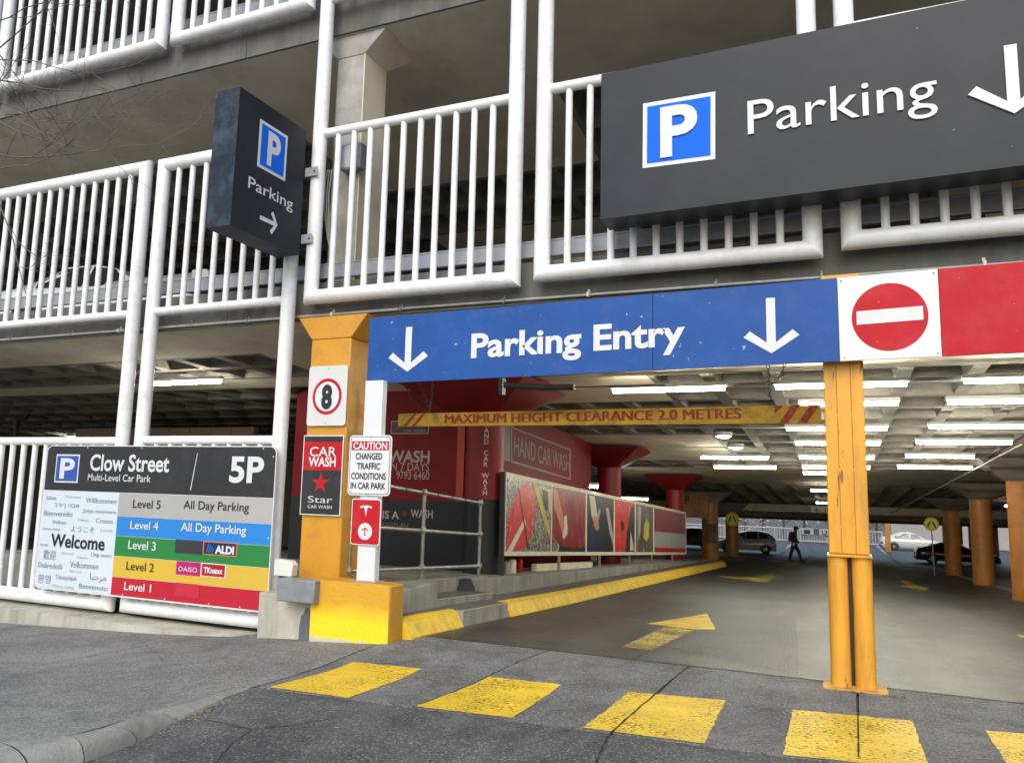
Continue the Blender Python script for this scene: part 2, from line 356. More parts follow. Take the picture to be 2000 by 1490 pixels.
def ring(par, name, plane, cx, cz, r0, r1, mat, d=.003, n=40, asp=1.0):
    ax, c = plane; V = []; F = []
    for dd in (0, d):
        for rr in (r0, r1):
            for k in range(n):
                t = 2 * math.pi * k / n; h, z = cx + rr * math.cos(t) * asp, cz + rr * math.sin(t)
                V.append((h, c + dd, z) if ax == 'Y' else (c - dd, h, z))
    for k in range(n):
        j = (k + 1) % n
        F += [(k, j, n + j, n + k), (2 * n + k, 2 * n + j, 3 * n + j, 3 * n + k), (k, j, 2 * n + j, 2 * n + k), (n + k, n + j, 3 * n + j, 3 * n + k)]
    return MB().add(V, F).build(name, mat, par, smooth=False)
def star(cx, cz, r): return [(cx + (r if k % 2 == 0 else r * .39) * math.sin(math.pi * k / 5), cz + (r if k % 2 == 0 else r * .39) * math.cos(math.pi * k / 5)) for k in range(10)]
def arrow(cx, z0, z1, w, t, d='down'):
    """chevron-headed arrow as in the photo; w = head half width, t = stroke"""
    h = z1 - z0; P = [(-t / 2, h), (-t / 2, t * 1.25), (-w + t * .35, w * .95 + t * .1), (-w - t * .35, w * .95 - t * .6), (0, 0), (w + t * .35, w * .95 - t * .6), (w - t * .35, w * .95 + t * .1), (t / 2, t * 1.25), (t / 2, h)]
    if d == 'down': return [(cx + x, z0 + z) for x, z in P]
    if d == 'up': return [(cx - x, z1 - z) for x, z in P]
    if d == 'right': return [(cx - z + h, (z0 + z1) / 2 + x) for x, z in P]
def corners(plane, *pts):
    ax, c = plane; f = atY if ax == 'Y' else atX
    return [((f(*p, c).x if ax == 'Y' else f(*p, c).y), f(*p, c).z) for p in pts]
def bounds(plane, *pts):
    q = corners(plane, *pts); return min(p[0] for p in q), max(p[0] for p in q), min(p[1] for p in q), max(p[1] for p in q)
def rect(a, b, c, d): return [(a, c), (b, c), (b, d), (a, d)]
def bolts(par, plane, pts, r=.009, mat=None):
    ax, c = plane
    for x, z in pts:
        MB().lathe((x, c - .004, z) if ax == 'Y' else (c + .004, x, z), [(r, .004), (r, -.001), (r * .5, -.003)], 'Y' if ax == 'Y' else 'X', 8).build('bolt', mat or galv, par)
# ------------------------------------------------------------------ ground
def gridsheet(name, xs, ys, f, mat, off=0, parent=None):
    V = [(x, y, f(x, y) + off) for y in ys for x in xs]; n = len(xs)
    F = [(j * n + i, j * n + i + 1, (j + 1) * n + i + 1, (j + 1) * n + i) for j in range(len(ys) - 1) for i in range(n - 1)]
    return MB().add(V, F).build(name, mat, parent)
def fr(a, b, n): return [a + (b - a) * i / n for i in range(n + 1)]
xs = [-300, -120, -60, -30] + fr(-20, 12, 64) + [20, 40, 80, 300]
struct(gridsheet('road', xs, [-300, -100, -40, -15] + fr(-6, 4.9, 44) + [5.2, 6.9, 7.6], lambda x, y: dip(x, y) - (.035 if y > 4.95 else 0), roadm))
struct(gridsheet('ground', [-300, 300], [7.5, 60, 400], lambda x, y: -.5 if y < 8 else g(x, y) - .3, roadm))
struct(gridsheet('parking_floor', [-60, -20] + fr(-12, 8, 20) + [20, 60], [7.21] + fr(7.6, 12, 12) + fr(13, 75, 40) + [100, 200], g, floorm))
jb = struct(gridsheet('footpath_bed', fr(-20, 9, 58), fr(4.94, 7.2, 12), g, jointm, -.035))
def patch(name, c4, mat, par=None, f=g, off=0.0, n=6, thick=.045, jitter=0):
    """slab or painted area laid on the ground between four plan corners"""
    c4 = [Vector((p[0], p[1])) for p in c4]; V = []
    for j in range(n + 1):
        for i in range(n + 1):
            a, b = i / n, j / n; p = (c4[0] * (1 - a) + c4[1] * a) * (1 - b) + (c4[3] * (1 - a) + c4[2] * a) * b
            if jitter and (i in (0, n) or j in (0, n)): p = p + Vector((random.uniform(-jitter, jitter), random.uniform(-jitter, jitter)))
            V.append((p.x, p.y, f(p.x, p.y) + off))
    m = n + 1; F = [(j * m + i, j * m + i + 1, (j + 1) * m + i + 1, (j + 1) * m + i) for j in range(n) for i in range(n)]
    if thick:
        rim = [i for i in range(m)] + [j * m + n for j in range(1, m)] + [n * m + i for i in range(n - 1, -1, -1)] + [j * m for j in range(n - 1, 0, -1)]
        b0 = len(V); V += [(V[i][0], V[i][1], V[i][2] - thick) for i in rim]; k = len(rim)
        F += [(rim[i], rim[(i + 1) % k], b0 + (i + 1) % k, b0 + i) for i in range(k)]
    return MB().add(V, F).build(name, mat, par, ang=30)
random.seed(4)
crossing = struct(patch('crossing_strip', [(-4.2, 5.0), (-4.19, 5.0), (-4.19, 7.1), (-4.2, 7.1)], crossm))
G = .009
S1 = lambda x: 7.19
S2 = lambda x: 4.93
_c = lambda b, t: (onS(*b).x + (4.93 - onS(*b).y) * (onS(*t).x - onS(*b).x) / (onS(*t).y - onS(*b).y), onS(*b).x + (7.19 - onS(*b).y) * (onS(*t).x - onS(*b).x) / (onS(*t).y - onS(*b).y))
cuts = [(-4.18, -4.18), _c((807, 1380), (1000, 1297)), _c((1190, 1434), (1315, 1325)), _c((1677, 1480), (1675, 1362)), (1.5, 1.5), (3.0, 3.0), (4.6, 4.6), (6.2, 6.2), (9, 9)]
for (b0, t0), (b1, t1) in zip(cuts, cuts[1:]):
    patch('paving_slab', [(b0 + G, S2(0) + G), (b1 - G, S2(0) + G), (t1 - G, S1(0) - G), (t0 + G, S1(0) - G)], crossm, crossing, n=8)
# left footpath: asphalt strips and pale slabs behind the kerb
foot = struct(patch('footpath', [(-4.21, 5.0), (-4.2, 5.0), (-4.2, 7.1), (-4.21, 7.1)], footm))
pa = [onS(u, v) for u, v in ((0, 1305), (240, 1322), (480, 1341))]
ya = pa[2].y
rowA = [-19, -12.5, -9.2, -6.6, -4.2]
def yseam(x): return onS(480, 1341).y + (x - onS(480, 1341).x) * (onS(480, 1341).y - onS(0, 1305).y) / (onS(480, 1341).x - onS(0, 1305).x)
def ypale(x): return onS(270, 1397).y + (x - onS(270, 1397).x) * (onS(270, 1397).y - onS(0, 1377).y) / (onS(270, 1397).x - onS(0, 1377).x)
for a, b in zip(rowA, rowA[1:]):
    patch('paving_slab', [(a + G, yseam(a) + G), (b - G, yseam(b) + G), (b - G, 7.19), (a + G, 7.19)], footm, foot, n=8)
for a, b in ((-19, -12), (-12, -8), (-8, onS(270, 1397).x)):
    patch('paving_slab', [(a + G, ypale(a) + G), (b - G / 2, ypale(b) + G), (b - G / 2, yseam(b) - .010), (a + G, yseam(a) - .010)], footm, foot, n=6)
INN = [(-900, 1560), (-300, 1478), (0, 1449), (135, 1437), (200, 1422), (270, 1397), (330, 1375), (400, 1358), (480, 1342)]
OUT = [(-900, 1700), (-250, 1590), (60, 1512), (165, 1488), (270, 1450), (350, 1406), (398, 1386), (440, 1368), (500, 1346)]
Pin = [onS(*p) for p in INN]; Pout = [onS(*p, dip) for p in OUT]
# strip B between the seam and the kerb, cut into slabs that follow the kerb line
for i in range(len(Pin) - 1):
    a, b = Pin[i], Pin[i + 1]
    if b.x - a.x < .05: continue
    top = ypale if i < 5 else yseam
    patch('paving_slab', [(a.x + .001, a.y + .006), (b.x - .001, b.y + .006), (b.x - .001, max(b.y + .012, top(b.x) - .010)), (a.x + .001, max(a.y + .012, top(a.x) - .010))], slabm if i < 5 else footm, foot, n=6)
kerb = thing('street_kerb', 'rounded grey concrete kerb curving from the footpath corner into the driveway', 'kerb')
for i in range(len(Pin) - 1):
    a, b, c, d = Pin[i], Pin[i + 1], Pout[i + 1], Pout[i]
    V = []; n = 5; m = 6
    prof = [(0, 0), (.35, -.004), (.6, -.02), (.8, -.05), (.93, -.6), (1, -1.2)]
    for j in range(n + 1):
        t = (j / n) * .985 + .007; A = a.lerp(b, t); D = d.lerp(c, t); hz = g(A.x, A.y); lz = dip(D.x, D.y) - .01
        for k, (w, q) in enumerate(prof):
            P = A.lerp(D, w); z = hz + (q if k < 4 else 0)
            if k >= 4: z = lz + max(0, hz - lz) * (.35 if k == 4 else -.1)
            z = max(z, lz) if k < 5 else lz - .01
            V.append((P.x + .004 * noise.noise(Vector((P.x * 9, P.y * 9, 0))), P.y, z))
    F = [(j * m + k, j * m + k + 1, (j + 1) * m + k + 1, (j + 1) * m + k) for j in range(n) for k in range(m - 1)]
    MB().add(V, F).build('kerb_stone', kerbm, kerb, ang=60)
# darker resurfaced areas of the parking floor
def fpatch(pix, n=10):
    c = [onS(*p) for p in pix]; o = patch('asphalt_patch', [(p.x, p.y) for p in c], floord, None, off=.003, n=n, thick=0, jitter=.01); struct(o); return o
fpatch([(1296, 1263), (1560, 1316), (1556, 1205), (1420, 1198)])
fpatch([(1100, 1150), (2400, 1215), (1950, 1105), (1395, 1093)], 14)
# painted crossing blocks and arrows
blocks = [[(525, 1342), (680, 1363), (824, 1306), (690, 1293)], [(810, 1380), (1000, 1402), (1097, 1337), (955, 1322)],
          [(1138, 1421), (1375, 1452), (1418, 1368), (1228, 1351)], [(1530, 1474), (1816, 1505), (1782, 1408), (1548, 1386)], [(2010, 1560), (2330, 1600), (2200, 1450), (1924, 1427)]]
bl = ['yellow painted block nearest the footpath corner, first from the left', 'yellow painted block with a ragged lower right edge, second from the left', 'yellow painted block crossed by a diagonal joint, third from the left',
      'yellow painted block split by a straight joint below the twin-pipe column', 'yellow painted block cut off by the right edge of the photograph']
for q, l in zip(blocks, bl):
    c = [onS(*p) for p in q]; c = [(p.x, p.y) for p in c]
    tag(patch('painted_block', c, paint_y, None, off=.004, n=24, thick=0, jitter=.006), l, 'road marking', 'yellow crossing blocks on the driveway')
def crack(pix, par, w=.006, wob=.006, name='joint', f=g, off=.0065, seed=1):
    random.seed(seed); P = [onS(*p, f) for p in pix]; Q = []
    for a, b in zip(P, P[1:]):
        for k in range(10): Q.append(a.lerp(b, k / 10) + Vector((random.uniform(-wob, wob), random.uniform(-wob, wob), 0)))
    Q.append(P[-1]); V = []
    for i, p in enumerate(Q):
        d = (Q[min(i + 1, len(Q) - 1)] - Q[max(i - 1, 0)]).normalized(); n_ = Vector((-d.y, d.x, 0)) * w * random.uniform(.5, 1.3)
        for q in (p + n_, p - n_): V.append((q.x, q.y, f(q.x, q.y) + off))
    return MB().add(V, [(2 * i, 2 * i + 1, 2 * i + 3, 2 * i + 2) for i in range(len(Q) - 1)]).build(name, jointm, par)
crack([(1315, 1325), (1252.5, 1379.5), (1190, 1434)], crossing, .007, .005, seed=2)
crack([(1675, 1362), (1676, 1421), (1677, 1480)], crossing, .005, .001, seed=3)
rd_ = bpy.data.objects['road']
crack([(1188, 1437), (1172, 1470), (1160, 1500), (1140, 1560)], rd_, .008, .006, 'crack', dip, .004, 4)
crack([(1677, 1486), (1678, 1560)], rd_, .006, .002, 'crack', dip, .004, 5)
crack([(400, 1406), (445, 1414), (492, 1425), (455, 1450), (420, 1490), (380, 1540)], rd_, .004, .004, 'crack', dip, .004, 6)
crack([(492, 1425), (560, 1418), (640, 1405)], rd_, .003, .004, 'crack', dip, .004, 7)
crack([(245, 1226), (320, 1290), (420, 1316), (520, 1322)], foot, .002, .006, 'crack', g, .004, 8)
fl_ = bpy.data.objects['parking_floor']
crack([(1010, 1203), (1130, 1213), (1262, 1222)], fl_, .003, .004, 'crack', g, .004, 9)
crack([(1270, 1271), (1235, 1290), (1205, 1304)], fl_, .004, .003, 'crack', g, .004, 10)
def flat(name, pix, mat, label, cat='road marking', group=None, off=.004):
    P = [onS(*p) for p in pix]; V = []; 
    bm = bmesh.new(); vs = [bm.verts.new((p.x, p.y, 0)) for p in P]; f = bm.faces.new(vs); bmesh.ops.triangulate(bm, faces=[f])
    bmesh.ops.subdivide_edges(bm, edges=bm.edges[:], cuts=5, use_grid_fill=True)
    for v in bm.verts: v.co.z = g(v.co.x, v.co.y) + off
    me = bpy.data.meshes.new(name); bm.to_mesh(me); bm.free(); me.materials.append(mat)
    o = bpy.data.objects.new(name, me); COL.objects.link(o)
    if label: tag(o, label, cat, group)
    return o
ar = thing('painted_arrow', 'large yellow straight-ahead arrow on the floor just inside the entry', 'road marking', 'yellow arrows painted on the floor')
flat('arrow_head', [(1264, 1218), (1381, 1198), (1398, 1229), (1357, 1229), (1302, 1222)], worn('arrow_yellow', (.72, .50, .05), hole=.7, thr=.64), None).parent = ar
flat('arrow_shaft', [(1302, 1223), (1357, 1230), (1272, 1270), (1214, 1263)], paint_y2, None).parent = ar
flat('painted_arrow', [(1402, 1124), (1440, 1127), (1478, 1127), (1506, 1120), (1527, 1126), (1512, 1128), (1497, 1137), (1478, 1136), (1462, 1132), (1436, 1131), (1404, 1125)], paint_y2, 'flattened yellow turn arrow on the floor between the banner and the twin-pipe column', group='yellow arrows painted on the floor')
flat('painted_arrow', [(1757, 1133), (1772, 1133), (1790, 1142), (1815, 1147), (1806, 1154), (1784, 1150), (1757, 1144), (1774, 1143)], paint_y2, 'yellow arrow on the floor right of the twin-pipe column', group='yellow arrows painted on the floor')
flat('painted_arrow', [(1985, 1239), (2080, 1250), (2080, 1262), (1993, 1244)], worn('arrow_yellow', (.72, .50, .05)), 'tip of a yellow arrow at the right edge of the floor', group='yellow arrows painted on the floor')
flat('painted_arrow', [(1536, 1100), (1545, 1096), (1562, 1099), (1556, 1103), (1546, 1106)], paint_y2, 'small yellow arrow by the feet of the walking person', group='yellow arrows painted on the floor')
flat('painted_arrow', [(1576, 1086), (1590, 1084), (1586, 1088), (1574, 1091)], paint_y2, 'small yellow arrow just ahead of the walking person', group='yellow arrows painted on the floor')
flat('painted_arrow', [(1586, 1075), (1600, 1072), (1594, 1077), (1584, 1079)], paint_y2, 'smallest yellow arrow, farthest along the aisle', group='yellow arrows painted on the floor')
flat('bay_line', [(1818, 1109), (1822, 1108), (1998, 1156), (2200, 1215), (2200, 1222), (1996, 1162)], paint_w, 'long white line running from the right columns towards the camera', group='white lines on the parking floor')
flat('bay_line', [(1507, 1090), (1510, 1090), (1545, 1064), (1542, 1063)], paint_w, 'white bay line between the silver hatchback and the person', group='white lines on the parking floor')
flat('bay_line', [(1708, 1061), (1712, 1061), (1769, 1102), (1764, 1102)], paint_w, 'white bay line in front of the white and maroon cars', group='white lines on the parking floor')
for i, (a, b, v) in enumerate([(1420, 1456, 1093.5), (1503, 1528, 1096.5), (1700, 1726, 1105), (1746, 1780, 1108), (1790, 1815, 1111.5)]):
    flat('crossing_bar', [(a, v), (a + 6, v - 2.2), (b + 4, v - 1.4), (b, v + 1.2)], paint_w, ['faint white crossing bar, leftmost by the dark far columns', 'faint white crossing bar beside the walking person', 'faint white crossing bar right behind the twin-pipe column', 'faint white crossing bar left of the right pedestrian sign', 'faint white crossing bar under the right pedestrian sign'][i], group='bars of the pedestrian crossing inside')
# ------------------------------------------------------------------ deck slabs, ceilings and fascias
XL, XRt, YB = -26, 16, 62
def slab(name, cf, mat, y0=7.236, y1=YB, t=.12, lift=.30):
    mb = MB(); ys = fr(y0, y1, 8)
    for a, b in zip(ys, ys[1:]):
        mb.hexa([(XL, a, cf(a) + lift), (XRt, a, cf(a) + lift), (XRt, b, cf(b) + lift), (XL, b, cf(b) + lift)], [(XL, a, cf(a) + lift + t), (XRt, a, cf(a) + lift + t), (XRt, b, cf(b) + lift + t), (XL, b, cf(b) + lift + t)])
    return struct(mb.build(name, mat))
slab('level_two_deck', ceil2, coffm)
slab('level_three_deck', ceil3, coffm, y1=40)
struct(MB().box((XL, 7.236, 10.6), (XRt, 40, 10.9)).build('level_four_deck', coffm))
def fascia(name, z0, z1, label):
    th = thing(name, label, 'beam'); x = XL
    for a, b in ((-26, -15.2), (-15.2, -6.93), (-6.93, 1.6), (1.6, 16)):
        MB().hexa([(a + .003, 7.2, z0), (b - .003, 7.2, z0), (b - .003, 7.23, z0), (a + .003, 7.23, z0)], [(a + .003, 7.2, z1), (b - .003, 7.2, z1), (b - .003, 7.23, z1), (a + .003, 7.23, z1)]).build('fascia_panel', fasc, th, bevel=.006)
    return th
fasc = M('fascia_concrete', (.150, .148, .138), .9, .28, 1.6, .35, 35, dirt=(.07, .07, .066), dscale=2.2, damt=.75, streak=True)
fascia('edge_beam', 3.43, 3.88, 'stained grey concrete edge beam just above the blue entry sign')
fascia('edge_beam', 7.0, 7.58, 'stained grey concrete edge beam across the top left of the photo')
def waffle(name, cf, rects, ys0, ys1, px=.84, py=1.05, x0=XL, x1=XRt, rib=.09, depth=.30, ph=.0):
    """coffered soffit: solid panels over the columns, ribs elsewhere"""
    so = MB(); ri = MB()
    def sol(X, Y): return any(a <= X <= b and c <= Y <= d for a, b, c, d in rects)
    nx = int((x1 - x0) / px); ny = int((ys1 - ys0) / py)
    for j in range(ny):
        ya, yb = ys0 + j * py, ys0 + (j + 1) * py; run = None
        for i in range(nx + 1):
            xa = x0 + i * px; s = i < nx and sol(xa + px / 2, (ya + yb) / 2)
            if s and run is None: run = xa
            if not s and run is not None:
                so.hexa([(run, ya, cf(ya)), (xa, ya, cf(ya)), (xa, yb, cf(yb)), (run, yb, cf(yb))], [(run, ya, cf(ya) + depth), (xa, ya, cf(ya) + depth), (xa, yb, cf(yb) + depth), (run, yb, cf(yb) + depth)]); run = None
            if i < nx and not s:
                xb = xa + px; y_a, y_b = ya, yb
                # tapered pan: outer ring at soffit, inner ring at slab
                o = [(xa, ya), (xb, ya), (xb, yb), (xa, yb)]; q = [(xa + rib, ya + rib), (xb - rib, ya + rib), (xb - rib, yb - rib), (xa + rib, yb - rib)]
                p = [(xa + rib + .07, ya + rib + .07), (xb - rib - .07, ya + rib + .07), (xb - rib - .07, yb - rib - .07), (xa + rib + .07, yb - rib - .07)]
                V = [(x, y, cf(y)) for x, y in o] + [(x, y, cf(y)) for x, y in q] + [(x, y, cf(y) + depth) for x, y in p]
                F = [(k, (k + 1) % 4, 4 + (k + 1) % 4, 4 + k) for k in range(4)] + [(4 + k, 4 + (k + 1) % 4, 8 + (k + 1) % 4, 8 + k) for k in range(4)] + [(8, 9, 10, 11)]
                ri.add(V, F)
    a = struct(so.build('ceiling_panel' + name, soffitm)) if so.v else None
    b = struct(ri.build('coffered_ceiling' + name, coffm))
def soffit(name, cf, x0, x1, y0, y1, parent=None, depth=.30):
    return struct(MB().hexa([(x0, y0, cf(y0)), (x1, y0, cf(y0)), (x1, y1, cf(y1)), (x0, y1, cf(y1))], [(x0, y0, cf(y0) + depth), (x1, y0, cf(y0) + depth), (x1, y1, cf(y1) + depth), (x0, y1, cf(y1) + depth)]).build(name, soffitm))
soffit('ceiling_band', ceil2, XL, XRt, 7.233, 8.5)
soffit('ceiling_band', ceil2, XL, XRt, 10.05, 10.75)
# first row of coffers in front of the cross band
waffle('', ceil2, [(-7.6, -3.2, 8, 10.1)], 8.5, 10.05, py=.775)
waffle('', ceil2, [(-7.6, -2.45, 10.7, 13.2), (-7.6, -2.45, 17.0, 22.3), (-7.6, -2.45, 26, 31), (2.4, 6.0, 10.7, 13.2), (2.4, 6.2, 25, 31), (3.2, 6.5, 17, 22), (-7.6, 7, 24.4, 31)], 10.75, 50)
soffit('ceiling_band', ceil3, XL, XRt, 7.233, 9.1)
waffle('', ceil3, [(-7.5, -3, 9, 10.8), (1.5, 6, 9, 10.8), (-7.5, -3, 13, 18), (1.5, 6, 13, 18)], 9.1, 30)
# ------------------------------------------------------------------ guard beams behind the railings
def guard(x0, x1, z, label, y=7.62, endl=False, endr=False):
    th = thing('guard_rail', label, 'guard rail', 'grey guard beams behind the white railings')
    P = [(0, 0), (.028, .006), (.03, .02), (.022, .03), (.022, .16), (.03, .17), (.028, .184), (0, .19)]
    poly = [(x0, y - a, z + b) for a, b in P] + [(x0, y + .012 - a, z + b) for a, b in P[::-1]]
    MB().prism(poly, (x1 - x0, 0, 0)).build('beam', armcom, th)
    x = x0 + .4
    while x < x1: MB().box((x - .05, y + .13, z - .25), (x + .05, y + .2, z + .17)).build('post', greysteel, th); x += 2.4
    if endr: MB().prism([(x1, y - .06, z - .02), (x1 + .28, y - .06, z + .0), (x1 + .32, y - .06, z + .10), (x1 + .26, y - .06, z + .21), (x1, y - .06, z + .22)], (0, .14, 0)).build('end_terminal', battenm, th, bevel=.02)
    if endl: MB().prism([(x0, y - .06, z - .02), (x0 - .24, y - .06, z + .0), (x0 - .30, y - .06, z + .10), (x0 - .22, y - .06, z + .21), (x0, y - .06, z + .22)], (0, .14, 0)).build('end_terminal', battenm, th, bevel=.02)
guard(-16, 9, 3.925, 'long grey guard beam behind the railings of the middle level', 7.235)
guard(-9.8, -8.1, 4.18, 'short pale guard beam with a bullnose end behind the left railings', 7.75, endr=True)
guard(-16, -5, 7.62, 'grey guard beam behind the railings of the top level', 7.235)
struct(MB().box((XL, 7.5, 3.80), (XRt, 7.9, 3.86)).build('deck_edge', concrete))
# ------------------------------------------------------------------ white tubular railings
RY = 7.03
def railing(xl, xr, zb, zt, thin, panels, label, tr=.085):
    th = thing('white_railing', label, 'railing', 'white tubular railings of the car park front')
    A, B, C_, D_ = (xl, RY, zb), (xr, RY, zb), (xr, RY, zt), (xl, RY, zt); k = 1 / math.sqrt(2)
    MB().tube(A, D_, tr, 20, (k, 0, -k), (k, 0, k)).build('post', white_tube, th)
    MB().tube(B, C_, tr, 20, (k, 0, k), (k, 0, -k)).build('post', white_tube, th)
    MB().tube(A, B, tr, 20, (k, 0, -k), (k, 0, k)).build('bottom_rail', white_tube, th)
    MB().tube(D_, C_, tr, 20, (k, 0, k), (k, 0, -k)).build('top_rail', white_tube, th)
    for z in thin: MB().tube((xl + .02, RY, z), (xr - .02, RY, z), .056, 16).build('rail', white_tube, th)
    me = {}
    for z0, z1, n in panels:
        first = None
        for i in range(n):
            x = xl + .27 + (xr - xl - .54) * i / (n - 1)
            if first is None:
                first = MB().tube((0, 0, z0), (0, 0, z1), .036, 12).build('baluster', white_tube, th)
                first.location = (x, RY, 0)
            else:
                o = first.copy(); COL.objects.link(o); o.location = (x, RY, 0)
    return th
railing(-14.1, -11.88, 7.38, 13, [9.35], [(7.38, 9.35, 8)], 'white tubular railing cut off by the left edge, top level')
railing(-11.57, -8.28, 7.39, 13, [9.35], [(7.39, 9.35, 13)], 'wide white tubular railing at the top left corner, behind bare twigs')
railing(-7.99, -5.82, 7.39, 13, [9.35], [(7.39, 9.35, 8)], 'narrow white tubular railing at the top, left of the tall concrete column')
railing(-11.57, -8.34, -.01, 5.64, [3.65, 2.0], [(3.65, 5.6, 13), (-.01, 2.0, 13)], 'tall white tubular railing at the far left, reaching from footpath to middle level')
railing(-8.01, -5.85, .0, 5.62, [3.65, 2.01], [(3.65, 5.6, 8), (0, 2.0, 8)], 'tall white tubular railing behind the blade sign and the level directory')
railing(-5.53, -3.0, 3.66, 9.35, [5.64, 7.36], [(3.66, 5.64, 10), (7.36, 9.3, 10)], 'white tubular railing between the blade sign and the large parking sign')
railing(-2.68, -.125, 3.69, 9.35, [5.66, 7.4], [(3.69, 5.66, 10), (7.4, 9.3, 10)], 'white tubular railing behind the left half of the large parking sign')
railing(.19, 2.74, 3.74, 9.35, [5.7, 7.45], [(3.74, 5.7, 10), (7.45, 9.3, 10)], 'white tubular railing at the right edge behind the large parking sign')
# conduit along the edge beam
cd = thing('conduit_pipe', 'thin grey conduit clipped along the bottom of the edge beam', 'pipe')
P0, P1, P2 = atY(-80, 673, 7.17), atY(780, 597, 7.17), atY(2100, 498, 7.17)
zc = 3.475
MB().tube((-16, 7.165, zc), (P1.x, 7.165, zc), .017, 10).build('pipe', conduitm, cd)
MB().tube((P1.x + .02, 7.165, zc + .004), (5, 7.165, zc - .02), .014, 10).build('pipe', conduitm, cd)
x = -14.0; i = 0
while x < 4.5:
    i += 1
    MB().box((x - .012, 7.14, zc - .022), (x + .012, 7.198, zc + .024)).box((x - .012, 7.185, zc + .02), (x + .012, 7.198, zc + .06)).build('clip', greysteel if i % 3 else battenm, cd); x += .92 if i % 2 else 1.25
# ------------------------------------------------------------------ facade columns
def sqcol(name, label, xa, xb, y0, y1, z0, zt, zcap, fl, mat, capmat=None, sidemat=None):
    th = thing(name, label, 'column')
    MB().box((xa, y0, z0), (xb, y1, zcap)).build('shaft', mat, th, bevel=.018)
    MB().hexa([(xa, y0, zcap), (xb, y0, zcap), (xb, y1, zcap), (xa, y1, zcap)], [(xa - fl, y0 - .003, zt), (xb + fl, y0 - .003, zt), (xb + fl, y1 + fl, zt), (xa - fl, y1 + fl, zt)]).build('capital', capmat or mat, th, bevel=.01)
    return th
cy = 7.06
c1 = atY(603, 760, cy).x; c2 = atY(681, 760, cy).x
zcap = atY(640, 662, cy).z; 
ycol = sqcol('yellow_column', 'square amber painted column with a flared capital carrying the speed sign', c1, c2, cy, cy + .5, -.1, 3.43, zcap, .2, amber)
u1 = atY(652, 200, 7.3).x
cc = sqcol('concrete_column', 'raw concrete column with cream side and flared capital on the middle level', atY(648, 330, 7.25).x, atY(701, 330, 7.25).x, 7.25, 7.72, 3.8, 6.998, atY(703, 107, 7.25).z, .30, colconc, colconc)
xs_ = atY(701, 330, 7.25).x
MB().box((xs_ + .001, 7.248, 3.87), (xs_ + .012, 7.722, atY(703, 107, 7.25).z)).build('painted_side', cream, cc)
zq = atY(703, 107, 7.25).z
MB().add([(xs_ + .008, 7.256, zq), (xs_ + .008, 7.72, zq), (xs_ + .308, 8.02, 6.99), (xs_ + .308, 7.256, 6.99)], [(0, 1, 2, 3)]).build('painted_flare', cream, cc)
eb = thing('junction_box', 'grey metal box fixed to the concrete column behind the railing', 'electrical box')
a = atY(664, 283, 7.1); b = atY(698, 326, 7.1)
MB().box((a.x, 7.12, b.z), (b.x + .02, 7.245, a.z)).build('enclosure', greysteel, eb, bevel=.01)
MB().box((a.x + .02, 7.112, b.z + .02), (b.x + .0, 7.119, a.z - .02)).build('lid', armcom, eb, bevel=.003)
cb = MB()
for k in range(3):
    cb.path([atY(640 + 4 * k, 332, 7.2), atY(636 + 5 * k, 350, 7.2), atY(634 + 4 * k, 380, 7.21), atY(634 + 4 * k, 410, 7.22), atY(640 + 2 * k, 470 + 8 * k, 7.22)], .009, 6)
tag(cb.build('cable_bundle', conduitm), 'thin grey cables dropping down the concrete column beside the blade sign', 'cables')
# distant columns of the middle level
def roundcol(x, y, z0, zt, label, r=.3, mat=orangep, capm=colconc, h=.55, w=.95, split=None, name='column'):
    th = thing('round_column' if name == 'column' else name, label, 'column', None)
    if split: 
        MB().lathe((x, y, 0), [(r, z0), (r, split)], 'Z', 32).build('painted_base', washdark, th)
        MB().lathe((x, y, 0), [(r + .002, split), (r + .002, zt - h)], 'Z', 32).build('shaft', mat, th)
    else: MB().lathe((x, y, 0), [(r, z0), (r, zt - h)], 'Z', 32).build('shaft', mat, th)
    k = r * .98
    MB().hexa([(x - k, y - k, zt - h), (x + k, y - k, zt - h), (x + k, y + k, zt - h), (x - k, y + k, zt - h)], [(x - w, y - w, zt), (x + w, y - w, zt), (x + w, y + w, zt), (x - w, y + w, zt)]).build('capital', capm, th, bevel=.01)
    return th
greenp = M('green_paint', (.012, .10, .03), .5, .1, 2)
roundcol(-4.9, 15.5, 3.2, ceil3(15.5), 'cream column with a wide flared capital deep inside the middle level', .38, cream, cream, .6, 1.05)
roundcol(3.2, 15.5, 3.2, ceil3(15.5), 'cream column deep inside the middle level behind the large parking sign', .38, cream, cream, .6, 1.05)
# ------------------------------------------------------------------ ochre block, plinth wall, white post
BY = 6.65
q = [atY(*p, BY) for p in ((629, 1131.6), (763, 1142), (602, 1250), (757.6, 1261.7), (770, 1258))]
bx0, bx1, bzt, bzb = q[2].x + .005, q[1].x, q[0].z, -.1
blk = thing('pedestal_block', 'ochre painted concrete block, a patch of light coloured into its lower face, under the square amber column', 'block')
zs = atY(680, 1205, BY).z
MB().hexa([(bx0, BY, bzb), (bx1, BY, bzb), (bx1, 6.93, bzb), (bx0, 6.93, bzb)], [(bx0, BY, bzt - .002), (bx1, BY, bzt - .002), (bx1 - .01, 6.93, bzt - .006), (bx0, 6.93, bzt)]).build('block_core', blockyel, blk, bevel=.02)
def ragged(x0, x1, z0, z1, n=26, amp=.012):
    P = [(x0, z0)] + [(x0 + (x1 - x0) * i / n, z0 + random.uniform(0, amp)) for i in range(1, n)] + [(x1, z0), (x1, z1)]
    P += [(x0 + (x1 - x0) * i / n, z1 + random.uniform(-amp, amp)) for i in range(n - 1, 0, -1)] + [(x0, z1)]
    return P
